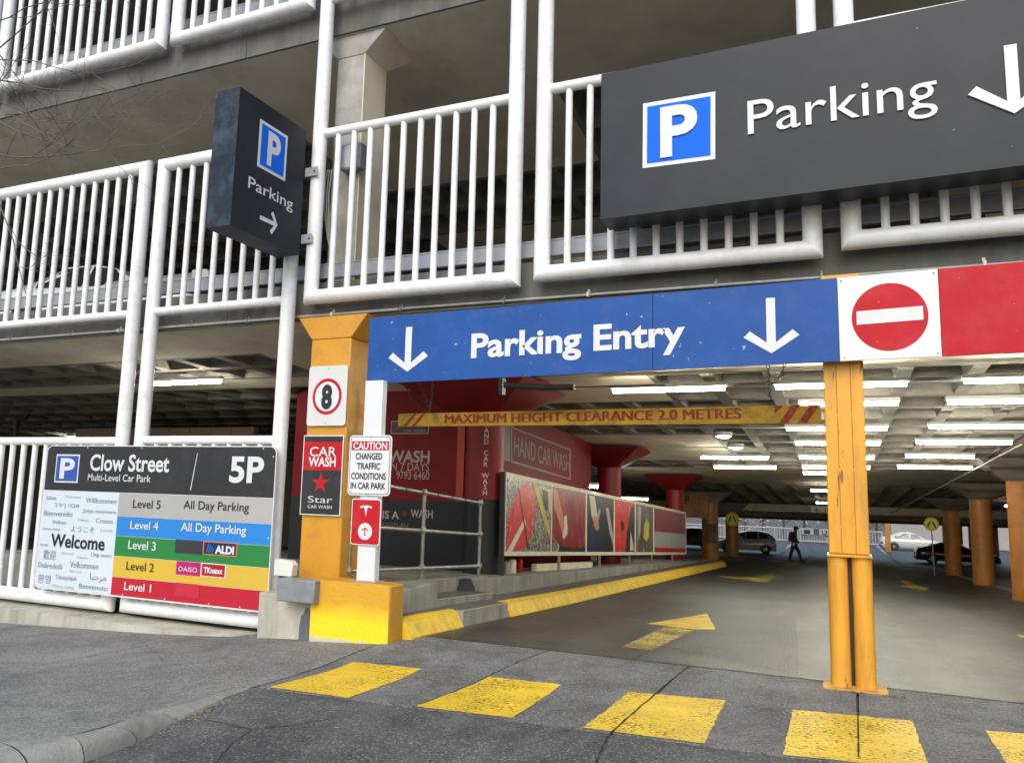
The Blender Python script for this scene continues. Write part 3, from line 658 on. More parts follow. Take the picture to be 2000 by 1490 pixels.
def grad_yellow():
    m = bpy.data.materials.new('block_light_patch'); m.use_nodes = True; nt = m.node_tree; N = nt.nodes; L = nt.links; b = N['Principled BSDF']; b.inputs['Roughness'].default_value = .55
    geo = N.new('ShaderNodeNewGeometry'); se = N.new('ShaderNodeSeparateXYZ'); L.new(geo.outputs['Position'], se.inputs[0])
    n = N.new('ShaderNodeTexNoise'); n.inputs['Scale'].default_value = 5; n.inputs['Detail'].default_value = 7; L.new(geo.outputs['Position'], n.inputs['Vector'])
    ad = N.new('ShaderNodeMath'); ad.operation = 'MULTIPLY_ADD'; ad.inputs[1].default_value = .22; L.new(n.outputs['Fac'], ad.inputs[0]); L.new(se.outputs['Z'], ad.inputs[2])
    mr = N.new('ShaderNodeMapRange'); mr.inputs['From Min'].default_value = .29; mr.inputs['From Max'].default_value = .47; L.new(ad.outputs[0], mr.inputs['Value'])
    mx = N.new('ShaderNodeMix'); mx.data_type = 'RGBA'; mx.inputs['A'].default_value = (.90, .62, .012, 1); mx.inputs['B'].default_value = (.62, .33, .02, 1); L.new(mr.outputs[0], mx.inputs['Factor'])  # ochre paint; the brighter yellow below is a patch of light put into the colour
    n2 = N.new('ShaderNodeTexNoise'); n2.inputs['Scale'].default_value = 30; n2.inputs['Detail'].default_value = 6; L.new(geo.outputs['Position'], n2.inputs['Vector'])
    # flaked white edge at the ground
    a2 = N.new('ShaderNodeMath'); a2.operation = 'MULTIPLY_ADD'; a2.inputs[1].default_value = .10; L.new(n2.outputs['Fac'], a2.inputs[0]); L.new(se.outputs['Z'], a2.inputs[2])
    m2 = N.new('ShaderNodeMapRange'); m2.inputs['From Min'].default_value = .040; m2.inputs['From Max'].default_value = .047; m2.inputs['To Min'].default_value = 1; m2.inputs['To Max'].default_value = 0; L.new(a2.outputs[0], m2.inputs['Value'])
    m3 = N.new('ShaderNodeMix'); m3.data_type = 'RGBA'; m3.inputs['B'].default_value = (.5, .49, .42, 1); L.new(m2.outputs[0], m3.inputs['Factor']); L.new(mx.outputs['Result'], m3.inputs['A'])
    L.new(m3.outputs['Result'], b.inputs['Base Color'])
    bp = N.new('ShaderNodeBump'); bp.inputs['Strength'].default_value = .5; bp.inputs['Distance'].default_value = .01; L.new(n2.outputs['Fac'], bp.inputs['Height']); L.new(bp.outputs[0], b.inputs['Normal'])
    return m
random.seed(8)
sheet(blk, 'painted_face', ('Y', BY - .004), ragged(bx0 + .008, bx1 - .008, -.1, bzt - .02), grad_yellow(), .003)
PYF = 6.74
pl = thing('plinth_wall', 'low cream rendered wall under the white railings beside the yellow block', 'wall')
def zg(x): return g(x, PYF) - .15
xa = -5.76
MB().hexa([(xa, PYF, -.35), (bx0 - .006, PYF, -.3), (bx0 - .006, 7.6, -.3), (xa, 7.6, -.35)], [(xa, PYF, .36), (bx0 - .006, PYF, .36), (bx0 - .006, 7.6, .36), (xa, 7.6, .36)]).build('upper_wall', plinthm, pl, bevel=.01)
n = 40; V = []
for i in range(n + 1):
    x = -20 + (xa - .004 + 20) * i / n; zt = -.145 + .012 * noise.noise(Vector((x * 3, 0, 0)))
    V += [(x, PYF + .02 * noise.noise(Vector((x * 2, 5, 0))), g(x, PYF) - .3), (x, PYF + .015 * noise.noise(Vector((x * 4, 5, 0))), zt), (x, 7.6, zt + .02)]
F = [(3 * i + k, 3 * i + k + 1, 3 * i + 4 + k, 3 * i + 3 + k) for i in range(n) for k in range(2)]
MB().add(V, F).build('lower_wall', plinthm, pl)
a = corners(('Y', PYF - .004), (583, 1250), (603, 1252), (607, 1200), (603, 1185), (597, 1187), (594, 1196), (588, 1203), (586, 1215), (584, 1225))
sheet(pl, 'slate_patch', ('Y', PYF - .004), a, slatepaint)
gb = thing('guard_beam_end', 'grey square steel beam end resting on the low wall beside the yellow block', 'steel beam')
a = atY(532, 1128, 6.55); b = atY(612, 1180, 6.55)
MB().box((atY(541, 1150, 6.55).x, 6.55, b.z), (b.x, 6.72, a.z)).build('beam', greysteel, gb, bevel=.012)
a = atY(538, 1095, 6.72); b = atY(571, 1126, 6.72)
MB().prism([(a.x, 6.70, b.z), (b.x, 6.70, b.z), (b.x + .01, 6.70, b.z + .12), (b.x - .03, 6.70, a.z + .01), (a.x, 6.70, a.z + .02)], (0, .1, 0)).build('end_terminal', battenm, gb, bevel=.008)
PX0, PX1 = atY(704, 950, 6.74).x, atY(739, 950, 6.74).x
wp = thing('sign_post', 'white square post on the ochre block carrying the caution sign', 'post')
MB().box((PX0, 6.74, bzt - .01), (PX1, 6.83, 2.62)).build('post', signwhite, wp, bevel=.008)
MB().box((PX0 - .03, 6.72, bzt - .01), (PX1 + .03, 6.90, bzt + .012)).build('base_plate', galv, wp, bevel=.003)
# ------------------------------------------------------------------ plates on the column and post
def plate(name, label, plane, pts, r, mat=signwhite, cat='sign', border=None):
    th = thing(name, label, cat); x0, x1, z0, z1 = bounds(plane, *pts)
    sheet(th, 'plate', plane, rrect(x0, x1, z0, z1, r), mat, .008)
    if border: ax, c = plane; sheet(th, 'border', (ax, c - .002 if ax == 'Y' else c + .002), rrect(x0 + .008, x1 - .008, z0 + .008, z1 - .008, r * .8), border, .002)
    return th, x0, x1, z0, z1
s8, x0, x1, z0, z1 = plate('speed_sign', 'white speed sign with a black 8 in a red ring on the amber column', ('Y', 7.03), [(605, 716), (674, 831)], .035, M('sign_offwhite', (.62, .63, .62), .45, .04, 3))
cx, cz = (x0 + x1) / 2, (z0 + z1) / 2 + .0
ring(s8, 'ring', ('Y', 7.027), cx, cz - .01, .168, .205, signred, asp=.96); sheet(s8, 'disc', ('Y', 7.0275), circ(cx, cz - .01, .166), signwhite, .002)
T(s8, '8', ('Y', 7.022), cx - .072, cx + .072, cz - .135, cz + .105, black, bold=.05)
bolts(s8, ('Y', 7.026), [(cx, z1 - .03), (cx, z0 + .03)], .007)
cw, x0, x1, z0, z1 = plate('car_wash_sign', 'red and black car wash sign with a red star below the speed sign', ('Y', 7.03), [(594, 850), (664, 1008)], .004)
h = z1 - z0; pY = ('Y', 7.027)
sheet(cw, 'black_band', pY, rect(x0 + .012, x1 - .012, z1 - h * .085, z1 - .012), charmat, .002)
sheet(cw, 'red_field', pY, rect(x0 + .012, x1 - .012, z1 - h * .44, z1 - h * .085), signred, .002)
sheet(cw, 'black_field', pY, rect(x0 + .012, x1 - .012, z0 + .012, z1 - h * .44), charmat, .002)
w = x1 - x0; pT = ('Y', 7.023)
T(cw, 'CAR', pT, x0 + w * .18, x1 - w * .16, z1 - h * .265, z1 - h * .15, letterw, bold=.01)
T(cw, 'WASH', pT, x0 + w * .16, x1 - w * .16, z1 - h * .39, z1 - h * .28, letterw, bold=.03)
sheet(cw, 'star', pT, star((x0 + x1) / 2 - .005, z1 - h * .60, w * .225), signred, .002)
T(cw, 'Star', pT, x0 + w * .2, x1 - w * .2, z1 - h * .845, z1 - h * .765, letterw, bold=-.004)
T(cw, 'CAR WASH', pT, x0 + w * .2, x1 - w * .2, z1 - h * .915, z1 - h * .875, letterw)
ca, x0, x1, z0, z1 = plate('caution_sign', 'white caution sign about changed traffic conditions on the white post', ('Y', 6.72), [(684, 850), (761, 969)], .045)
w, h = x1 - x0, z1 - z0
ring_ = rrect(x0 + .014, x1 - .014, z0 + .014, z1 - .014, .036); sheet(ca, 'border_line', ('Y', 6.718), ring_, charmat, .0015); sheet(ca, 'inner_face', ('Y', 6.7165), rrect(x0 + .020, x1 - .020, z0 + .020, z1 - .020, .032), signwhite, .001)
sheet(ca, 'red_band', ('Y', 6.7145), rect(x0 + .03, x1 - .03, z1 - h * .25, z1 - h * .10), signred, .0015)
T(ca, 'CAUTION', ('Y', 6.7125), x0 + .05, x1 - .05, z1 - h * .232, z1 - h * .122, letterw, bold=.03)
for s_, a, b, k in (('CHANGED', .16, .80, .40), ('TRAFFIC', .20, .76, .565), ('CONDITIONS', .07, .90, .73), ('IN CAR PARK', .07, .90, .89)):
    T(ca, s_, ('Y', 6.7125), x0 + w * a + .005, x0 + w * b, z1 - h * k, z1 - h * (k - .10), black, bold=.022)
bolts(ca, ('Y', 6.716), [((x0 + x1) / 2, z1 - .03), ((x0 + x1) / 2, z0 + .012)], .005)
te, x0, x1, z0, z1 = plate('charger_sign', 'red sign with a white T emblem and up arrow on the white post', ('Y', 6.72), [(688, 973), (741, 1066)], .03)
sheet(te, 'red_face', ('Y', 6.717), rrect(x0 + .010, x1 - .010, z0 + .010, z1 - .010, .024), signred, .002)
w, h = x1 - x0, z1 - z0; cx = (x0 + x1) / 2
E_ = [(-.5, .86), (-.3, .94), (0, .97), (.3, .94), (.5, .86), (.44, .76), (.22, .83), (.13, .82), (.0, .2), (-.13, .82), (-.22, .83), (-.44, .76)]
sheet(te, 'emblem', ('Y', 6.7145), [(cx + a * w * .42, z1 - h * .42 + b * h * .31 - .01) for a, b in E_], letterw, .002)
sheet(te, 'arrow_disc', ('Y', 6.7145), circ(cx, z0 + h * .295, w * .24), letterw, .002)
sheet(te, 'arrow', ('Y', 6.7125), arrow(cx, z0 + h * .20, z0 + h * .385, .036, .012, 'up'), signred, .0015)
# ------------------------------------------------------------------ level directory sign
DY = 6.86; dp = ('Y', DY)
cl = thing('directory_sign', 'large colour-banded level directory headed Clow Street with rounded corners', 'sign')
x0, x1 = atY(80, 1010, DY).x, atY(533, 1010, DY).x
zt_, zb_ = (atY(95, 872, DY).z + atY(545, 868, DY).z) / 2, (atY(62, 1153, DY).z + atY(517, 1190, DY).z) / 2
W_, H_ = x1 - x0, zt_ - zb_
sheet(cl, 'backing_plate', dp, rrect(x0, x1, zb_, zt_, .09, 8), signwhite, .03)
def zz(u, v): return atY(u, v, DY).z
def xx(u, v): return atY(u, v, DY).x
xm = xx(225, 1060) 
zh = (zz(150, 961) + zz(500, 968)) / 2
P = rrect(x0 + .012, x1 - .012, zb_ + .02, zt_ - .012, .08, 8)
def clip(poly, a, b, c, d):
    def cut(P, f, inter):
        o = []
        for i in range(len(P)):
            p, q = P[i], P[(i + 1) % len(P)]
            if f(p): o.append(p)
            if f(p) != f(q): o.append(inter(p, q))
        return o
    def ix(X): return lambda p, q: (X, p[1] + (q[1] - p[1]) * (X - p[0]) / (q[0] - p[0]))
    def iz(Z): return lambda p, q: (p[0] + (q[0] - p[0]) * (Z - p[1]) / (q[1] - p[1]), Z)
    P = cut(poly, lambda p: p[0] >= a, ix(a)); P = cut(P, lambda p: p[0] <= b, ix(b)); P = cut(P, lambda p: p[1] >= c, iz(c)); return cut(P, lambda p: p[1] <= d, iz(d))
d2 = ('Y', DY - .003); d3 = ('Y', DY - .0065)
sheet(cl, 'header_band', d2, clip(P, -99, 99, zh, 99), charmat, .003)
sheet(cl, 'welcome_panel', d2, clip(P, -99, xm, -9, zh - .004), M('welcome_print', (.60, .67, .74), .4, .03, 2), .003)
zl = [zh - .006] + [zz(230, v) for v in (1004, 1043, 1083, 1123)] + [-9]
lc = [('level_five_band', (.38, .38, .36)), ('level_four_band', (.02, .21, .60)), ('level_three_band', (.02, .20, .045)), ('level_two_band', (.62, .42, .045)), ('level_one_band', (.46, .012, .03))]
zl = [zh - .006, 0, 0, 0, 0, zb_ + .02]
for k, v in ((1, 1008), (2, 1046.5), (3, 1086), (4, 1127)): zl[k] = zz(235, v)
for i, (nm, c) in enumerate(lc):
    sheet(cl, nm, d2, clip(P, xm + .003, 99, zl[i + 1] + (.004 if i < 4 else 0), zl[i] - .001), M(nm, c, .38, .04, 2), .003)
def tx(s_, u0, u1, vb, vt, mat, b=.0, um=None, par=cl, y=DY - .0085):
    TP(par, s_, ('Y', y), (u0, vb), (u0, vt), (u1, vb), mat, bold=b)
tx('Clow Street', 175, 330, 918, 888, letterw, .022)
tx('Multi-Level Car Park', 171, 294, 938, 925, letterw, .004)
tx('5P', 447, 514, 940, 893, letterw, .03)
a = bounds(('Y', DY), (112, 887), (152, 943)); sheet(cl, 'parking_square_border', d3, rect(*a), letterw, .003); sheet(cl, 'parking_square', ('Y', DY - .009), rect(a[0] + .02, a[1] - .02, a[2] + .02, a[3] - .02), pblue2, .002)
T(cl, 'P', ('Y', DY - .0115), a[0] + .09, a[1] - .07, a[2] + .06, a[3] - .06, letterw, bold=.03)
m_ = MATS['charcoal_print']
tx('Level 5', 259, 313, 991, 975, black, .004); tx('All Day Parking', 358, 486, 993, 977, black, .004)
tx('Level 4', 254, 309, 1032, 1017, letterw, .01); tx('All Day Parking', 353, 481, 1036, 1020, letterw, .01)
tx('Level 3', 250, 304, 1071, 1055, letterw, .01); tx('Level 2', 246, 300, 1112, 1096, black, .004); tx('Level 1', 242, 295, 1151, 1136, letterw, .01)
def lab(nm, pts, mat, d=.0065): a = bounds(('Y', DY), *pts); sheet(cl, nm, ('Y', DY - d), rect(*a), mat, .002); return a
lab('blank_patch', [(344, 1053), (396, 1083)], M('patch_grey', (.03, .032, .04), .5, .05, 3))
lab('logo_border', [(398, 1055.5), (463, 1087.5)], M('logo_orange', (.6, .16, .02), .5, .02, 2)); a = lab('logo_field', [(400, 1058), (461, 1085)], M('logo_navy', (.008, .02, .09), .4, .02, 2), .0085)
T(cl, 'ALDI', ('Y', DY - .011), xx(421, 1080), xx(458, 1080), zz(430, 1080), zz(430, 1066), letterw, bold=.05)
for k in range(4): 
    a0, z0_ = xx(404 + k * 3.4, 1078), zz(404, 1078); sheet(cl, 'logo_stripe', ('Y', DY - .0105), [(a0, z0_), (a0 + .010, z0_), (a0 + .04, z0_ + .10 - .02 * k), (a0 + .03, z0_ + .10 - .02 * k)], MATS.get('level_four_band'), .001)
lab('logo_panel', [(346, 1095), (391, 1125)], M('logo_magenta', (.42, .01, .14), .4, .02, 2)); T(cl, 'DAISO', ('Y', DY - .0095), xx(350, 1115), xx(386, 1115), zz(350, 1114.5), zz(350, 1105.5), letterw, bold=.0)
a = lab('logo_panel', [(394, 1098), (441, 1129)], signwhite, .006); lab('logo_panel', [(396, 1100), (439, 1127)], M('logo_red', (.40, .008, .02), .4, .02, 2), .0085)
T(cl, 'TKmaxx', ('Y', DY - .011), xx(399, 1117), xx(436, 1117), zz(399, 1117.5), zz(399, 1107), letterw, bold=.04)
lab('faded_patch', [(344, 1137), (389, 1168)], M('patch_red', (.50, .02, .045), .5, .15, 6))
sheet(cl, 'scratch', d3, [(xx(372, 957), zz(372, 957)), (xx(373.5, 957), zz(372, 957)), (xx(387, 885), zz(387, 885)), (xx(386, 885), zz(387, 885))], letterw, .001)
tx('Welcome', 98, 204, 1066, 1042, black, .022)
g1 = M('print_grey', (.22, .25, .28), .5, .03, 2); g2 = M('print_pale', (.40, .44, .48), .5, .03, 2)
for s_, u0, u1, vb, vt, mm in (('Salve', 90, 109, 975, 967.5, g1), ('Molweni', 128, 157, 972, 967, g2), ('Willkommen', 167, 227, 981, 971.5, g1), ('ברוך הבא', 106, 154, 989, 981, g1), ('Добро пожаловать', 161, 227, 1000, 994, g1),
    ('Bienvenido', 86, 141, 1006, 996, g1), ('Welkom', 101, 129, 1022, 1015.5, g1), ('Welkom', 151, 173, 1017, 1012, g2), ('Croeso', 187, 220, 1020.5, 1011.5, g1), ('Selamat datang', 83, 117, 1033.5, 1029, g1), ('ようこそ', 138, 184, 1037, 1028, g1), ('ברוכים', 194, 219, 1038, 1032, g2),
    ('Вуенв', 78, 93, 1065, 1060, g2), ('歡迎', 84, 108, 1090, 1076, g1), ('Benvenuti', 120, 143, 1081.5, 1077, g2), ('Velkomin', 150, 171, 1090, 1085, g2), ('Ongi etorri', 177, 217, 1085.5, 1078, g1), ('Dobrodošli', 74, 121, 1107, 1097, g1), ('Velkommen', 136, 192, 1107, 1095, g1),
    ('Bem vinda', 136, 160, 1117, 1112, g2), ('환영', 73, 98, 1136, 1123, g1), ('Üdvözöljük', 109, 150, 1130, 1122, g1), ('\uFE8E\uFE92\uFEA3\uFEAE\uFEE3', 175, 207, 1131, 1118, g1), ('Wilujeng sumping', 101, 144, 1145, 1140, g2), ('Benvenuto', 154, 210, 1148, 1138, g1)):
    tx(s_, u0, u1, vb, vt, mm, .0)
bolts(cl, ('Y', DY - .004), [(x0 + .04, z) for z in (zb_ + .15, zb_ + .55, zb_ + .95)] + [(x1 - .04, z) for z in (zb_ + .14, zb_ + .8, zt_ - .12)] + [(x0 + W_ * k, zb_ + .035) for k in (.14, .3, .42, .6, .78, .9)] + [(x0 + W_ * k, zt_ - .03) for k in (.2, .45, .95)], .008, signwhite)
# ------------------------------------------------------------------ blade sign
BX = -5.63; bp_ = ('X', BX)
bs = thing('blade_sign', 'charcoal box sign projecting over the footpath with a blue P and right arrow', 'sign')
yb0, yb1 = (atX(469, 169, BX).y + atX(450, 440, BX).y) / 2, (atX(599, 268, BX).y + atX(583, 515, BX).y) / 2
bt, bb = atX(469, 169, BX).z, atX(450, 440, BX).z
wl = (atY(469, 169, yb0).x - atY(422, 178, yb0).x) 
MB().box((BX - wl, yb0, bb), (BX - .003, yb1, bt)).build('box', cladded, bs, bevel=.004)
MB().box((BX - .0025, yb0 + .002, bb + .002), (BX, yb1 - .002, bt - .002)).build('face_panel', charcoal, bs)
bf = ('X', BX + .0035)
a = corners(bf, (508.4, 232), (562, 266.8), (557, 355.7), (502.7, 323.8)); y0_, y1_ = (a[0][0] + a[3][0]) / 2, (a[1][0] + a[2][0]) / 2; z1_, z0_ = (a[0][1] + a[1][1]) / 2, (a[2][1] + a[3][1]) / 2
sheet(bs, 'parking_square_border', bf, rect(y0_, y1_, z0_, z1_), letterw, .003)
sheet(bs, 'parking_square', ('X', BX + .006), rect(y0_ + .035, y1_ - .035, z0_ + .035, z1_ - .035), pblue, .002)
w = y1_ - y0_; h = z1_ - z0_
T(bs, 'P', ('X', BX + .0085), y0_ + w * .30, y0_ + w * .76, z0_ + h * .17, z0_ + h * .83, letterw, bold=.035)
a = corners(bf, (484, 366), (484, 343), (571, 413)); zt2 = a[1][1]
T(bs, 'Parking', ('X', BX + .006), a[0][0], a[2][0], a[0][1], zt2, letterw, bold=.006)
a = bounds(bf, (508, 418), (541, 450)); ym = (a[0] + a[1]) / 2; zm = atX(525, 433, BX).z
P = arrow(0, 0, (a[1] - a[0]) * 1.0, .115, .045, 'down'); P = [(a[0] + (a[1] - a[0]) - z, zm + x) for x, z in P]
sheet(bs, 'arrow', ('X', BX + .006), P, letterw, .002)
for u, v in ((612, 336), (601, 467)):
    p = atY(u, v, 6.93); MB().box((BX + .0, 6.915, p.z - .055), (p.x + .07, 6.925, p.z + .055)).build('bracket', armcom, bs, bevel=.003)
    bolts(bs, ('Y', 6.912), [(p.x + .03, p.z)], .012, darkm)
# ------------------------------------------------------------------ large parking sign
LY = 6.55; lp = ('Y', LY)
ls = thing('parking_sign', 'large charcoal sign reading Parking with a down arrow on the upper railings', 'sign')
lx0 = (atY(1176, 145, LY).x + atY(1170, 430, LY).x) / 2; lzt, lzb = atY(1176, 145, LY).z, atY(1170, 430, LY).z
lx1 = 3.4; lsl = .012
def lz(z, x): return z + lsl * (x - lx0)
MB().hexa([(lx0, LY, lzb), (lx1, LY, lz(lzb, lx1)), (lx1, LY + .32, lz(lzb, lx1)), (lx0, LY + .32, lzb)], [(lx0, LY, lzt), (lx1, LY, lz(lzt, lx1)), (lx1, LY + .32, lz(lzt, lx1)), (lx0, LY + .32, lzt)]).build('box', charcoal, ls, bevel=.004)
MB().hexa([(lx0, LY + .33, lzt - .05), (lx1, LY + .33, lz(lzt, lx1) - .05), (lx1, LY + .36, lz(lzt, lx1) - .05), (lx0, LY + .36, lzt - .05)], [(lx0, LY + .33, lzt + .035), (lx1, LY + .33, lz(lzt, lx1) + .035), (lx1, LY + .36, lz(lzt, lx1) + .035), (lx0, LY + .36, lzt + .035)]).build('back_flange', signwhite, ls)
lf = ('Y', LY - .004)
a = corners(lf, (1256, 203), (1397, 179), (1397, 311), (1255, 329))
sheet(ls, 'parking_square_border', lf, a, letterw, .003)
c = [(x + (sum(p[0] for p in a) / 4 - x) * .125, z + (sum(p[1] for p in a) / 4 - z) * .125) for x, z in a]
sheet(ls, 'parking_square', ('Y', LY - .0075), c, pblue, .003)
TP(ls, 'P', ('Y', LY - .010), (1290, 306), (1288, 216), (1363, 300), letterw, bold=.03, thick=.012)
TP(ls, 'Parking', ('Y', LY - .004), (1461, 264), (1459, 200), (1832, 222), letterw, bold=.0, thick=.012, slope=lsl)
c = atY(1978, 224, LY); t = atY(1971, 90, LY)
sheet(ls, 'arrow', ('Y', LY - .016), arrow(c.x + .01, c.z, t.z, .27, .085), letterw, .013)
# ------------------------------------------------------------------ entry sign
EY = 6.84; ep = ('Y', EY)
es = thing('entry_sign', 'long blue Parking Entry sign with no-entry and red panels over the driveway', 'sign')
def ez(z, x): return z + .012 * (x + 4.6)
ex = [atY(719, 690, EY).x, atY(1275, 650, EY).x, atY(1637.5, 625, EY).x, atY(1836, 612, EY).x, 3.6]
ezt, ezb = atY(722, 622, EY).z, atY(716, 750, EY).z
for i, (nm, mm) in enumerate((('blue_panel', entryblue), ('blue_panel', entryblue), ('white_panel', signwhite), ('red_panel', signred))):
    a, b = ex[i] + (.002 if i else 0), ex[i + 1] - .002; dy = .004 if i == 2 else 0
    MB().hexa([(a, EY - dy, ez(ezb, a)), (b, EY - dy, ez(ezb, b)), (b, EY + .02, ez(ezb, b)), (a, EY + .02, ez(ezb, a))], [(a, EY - dy, ez(ezt, a)), (b, EY - dy, ez(ezt, b)), (b, EY + .02, ez(ezt, b)), (a, EY + .02, ez(ezt, a))]).build(nm, mm, es, bevel=.002)
MB().hexa([(ex[0] + .02, EY + .021, ezb + .03), (3.6, EY + .021, ez(ezb, 3.6) + .03), (3.6, EY + .08, ez(ezb, 3.6) + .03), (ex[0] + .02, EY + .08, ezb + .03)], [(ex[0] + .02, EY + .021, ezt - .03), (3.6, EY + .021, ez(ezt, 3.6) - .03), (3.6, EY + .08, ez(ezt, 3.6) - .03), (ex[0] + .02, EY + .08, ezt - .03)]).build('frame', greysteel, es)
TP(es, 'Parking Entry', ('Y', EY - .002), (920, 698), (920, 654), (1338, 676), letterw, bold=.028, thick=.004, slope=.012)
for u, vb, vt, hw in ((796, 726, 639, 35), (1507, 690, 582, 52)):
    c = atY(u, vb, EY); t = atY(u, vt, EY); l = atY(u - hw, vb - 30, EY); sheet(es, 'arrow', ('Y', EY - .005), arrow(c.x, c.z, t.z, (c.x - l.x) * .93, .075), letterw, .004)
c = atY(1737, 619, EY); r_ = (atY(1737, 553, EY).z - atY(1737, 685, EY).z) / 2
sheet(es, 'no_entry_disc', ('Y', EY - .008), circ(c.x, c.z, r_, 56), signred, .003)
sheet(es, 'no_entry_bar', ('Y', EY - .0115), [(c.x - r_ * .87, c.z - r_ * .19 ), (c.x + r_ * .87, c.z - r_ * .17 + .008), (c.x + r_ * .87, c.z + r_ * .23 + .008), (c.x - r_ * .87, c.z + r_ * .21)], letterw, .003)
bolts(es, ('Y', EY - .006), [(ex[2] + .03, ez(ezt, ex[2]) - .03), (ex[3] - .03, ez(ezt, ex[3]) - .03), (ex[2] + .04, ez(ezb, ex[2]) + .03), (ex[3] - .03, ez(ezb, ex[3]) + .03)], .007)
# ------------------------------------------------------------------ twin-pipe steel column
sc = thing('steel_column', 'amber steel column with two round pipes at its foot under the entry sign', 'column')
cx = .085; cyy = 7.03
zcp = atY(1655, 1085, 6.95).z
MB().box((cx - .155, 6.965, zcp + .01), (cx + .155, 7.10, 3.43)).build('upper_box', amber2, sc, bevel=.01)
for k in (-.055, .055):
    z = zcp + .02
    for a, b in ((z, 1.28), (1.30, 1.75), (1.77, 2.2), (2.22, 2.75)): MB().box((cx + k - .003, 6.9605, a), (cx + k + .003, 6.9655, b)).build('weld_seam', M('seam_amber', (.4, .17, .01), .6, .1, 4), sc)
MB().box((cx - .17, 6.93, zcp - .012), (cx + .17, 7.13, zcp + .008)).build('cap_plate', amber2, sc, bevel=.004)
for k in (-.092, .092): MB().lathe((cx + k, cyy, 0), [(.079, .02), (.077, .5), (.077, zcp - .012)], 'Z', 32).build('pipe', amber2, sc)
MB().box((cx - .02, cyy + .03, .02), (cx + .02, cyy + .04, zcp - .02)).build('backing_strip', darkm, sc)
bpm = []
for k in range(24):
    t = k / 24; 
MB().prism([(cx - .23, 6.90, 0), (cx + .24, 6.90, 0), (cx + .25, 6.94, 0), (cx + .24, 7.16, 0), (cx - .22, 7.16, 0), (cx - .235, 7.0, 0)], (0, 0, .022)).build('base_plate', M('base_plate_paint', (.55, .30, .05), .7, .3, 12, .6, 40, dirt=(.2, .13, .06), dscale=14, damt=.9), sc, bevel=.004)
grass = MB(); random.seed(3)
leafg = M('weed_green', (.045, .10, .02), .7, .3, 20)
for k in range(90):
    x = cx + random.choice([random.uniform(-.02, .06), random.uniform(.2, .36)]); y = 6.885 - random.uniform(0, .03); z = g(x, y); a = random.uniform(0, 6.28); l = random.uniform(.008, .022)
    grass.add([(x, y, z), (x + .006 * math.cos(a), y + .006 * math.sin(a), z), (x + l * math.cos(a + 1), y + l * math.sin(a + 1), z + l)], [(0, 1, 2)])
tag(stuff(grass.build('weeds', leafg)), 'small green weeds at the foot of the steel column', 'weeds')
# ------------------------------------------------------------------ clearance bar with chains
CY = 8.6
cb_ = thing('clearance_bar', 'yellow hanging bar reading maximum height clearance 2.0 metres', 'height bar')
a = atY(778, 808, CY); b = atY(778, 833, CY); c = atY(1603, 790, CY); d = atY(1603, 826, CY)
barm = M('bar_yellow', (.66, .41, .035), .55, .18, 5, .3, 40, dirt=(.2, .13, .05), dscale=8, damt=.8)
MB().hexa([(a.x, CY, b.z), (c.x, CY, d.z), (c.x, CY + .07, d.z), (a.x, CY + .07, b.z)], [(a.x, CY, a.z), (c.x, CY, c.z), (c.x, CY + .07, c.z), (a.x, CY + .07, a.z)]).build('bar', barm, cb_, bevel=.004)
TP(cb_, 'MAXIMUM HEIGHT CLEARANCE 2.0 METRES', ('Y', CY - .003), (869, 827), (869, 810), (1447, 806), M('bar_red', (.36, .03, .02), .6, .25, 12, dirt=(.5, .3, .05), dscale=20, damt=.6), bold=0, slope=.006)
TP(cb_, 'MAXIMUM HEIGHT CLEARANCE 2.0 METRES', ('Y', CY - .0035), (870.3, 827), (870.3, 810), (1448.3, 806), MATS['bar_red'], bold=0, slope=.006)
TP(cb_, 'MAXIMUM HEIGHT CLEARANCE 2.0 METRES', ('Y', CY - .004), (867.7, 827), (867.7, 810), (1445.7, 806), MATS['bar_red'], bold=0, slope=.006)
redm = MATS['bar_red']; hh = a.z - b.z
for s_, xx0 in ((1, a.x + .01), (1, a.x + .14)):
    sheet(cb_, 'stripe', ('Y', CY - .003), [(xx0 + .07, b.z + .003), (xx0 + .12, b.z + .003), (xx0 + .12 + hh * .9, a.z - .003), (xx0 + .07 + hh * .9, a.z - .003)], redm, .002)
for k in range(2):
    xx0 = c.x - .42 + k * .19; sheet(cb_, 'stripe', ('Y', CY - .003), [(xx0, d.z + .003), (xx0 + .09, d.z + .003), (xx0 + .09 + .13, c.z - .003), (xx0 + .13, c.z - .003)], redm, .002)
sheet(cb_, 'stripe', ('Y', CY - .003), [(c.x - .46, c.z - .003), (c.x - .46, c.z - .09), (c.x - .37, c.z - .003)], redm, .002)
def chain(pts, name, par):
    mb = MB(); L_ = 0; pts = [Vector(p) for p in pts]
    seg = [(pts[i + 1] - pts[i]).length for i in range(len(pts) - 1)]; tot = sum(seg); n = int(tot / .042)
    for k in range(n):
        t = (k + .5) / n * tot; i = 0
        while t > seg[i]: t -= seg[i]; i += 1
        p = pts[i].lerp(pts[i + 1], t / seg[i]); d_ = (pts[i + 1] - pts[i]).normalized(); s_ = d_.cross(Vector((0, 1, 0))).normalized() if k % 2 else Vector((0, 1, 0))
        mb.path([p + d_ * .028 * math.cos(a_) + s_ * .016 * math.sin(a_) for a_ in [j * math.pi / 4 for j in range(8)]], .005, 5, closed=True)
    return mb.build(name, darkm, par)
e = lambda u, v: atY(u, v, CY + .035)
chain([e(790, 746), e(800, 775), e(818, 795), e(834, 806)], 'chain', cb_); chain([e(845, 746), e(842, 780), e(836, 806)], 'chain', cb_)
chain([e(815, 742), e(830, 775), e(836, 806)], 'chain', cb_)
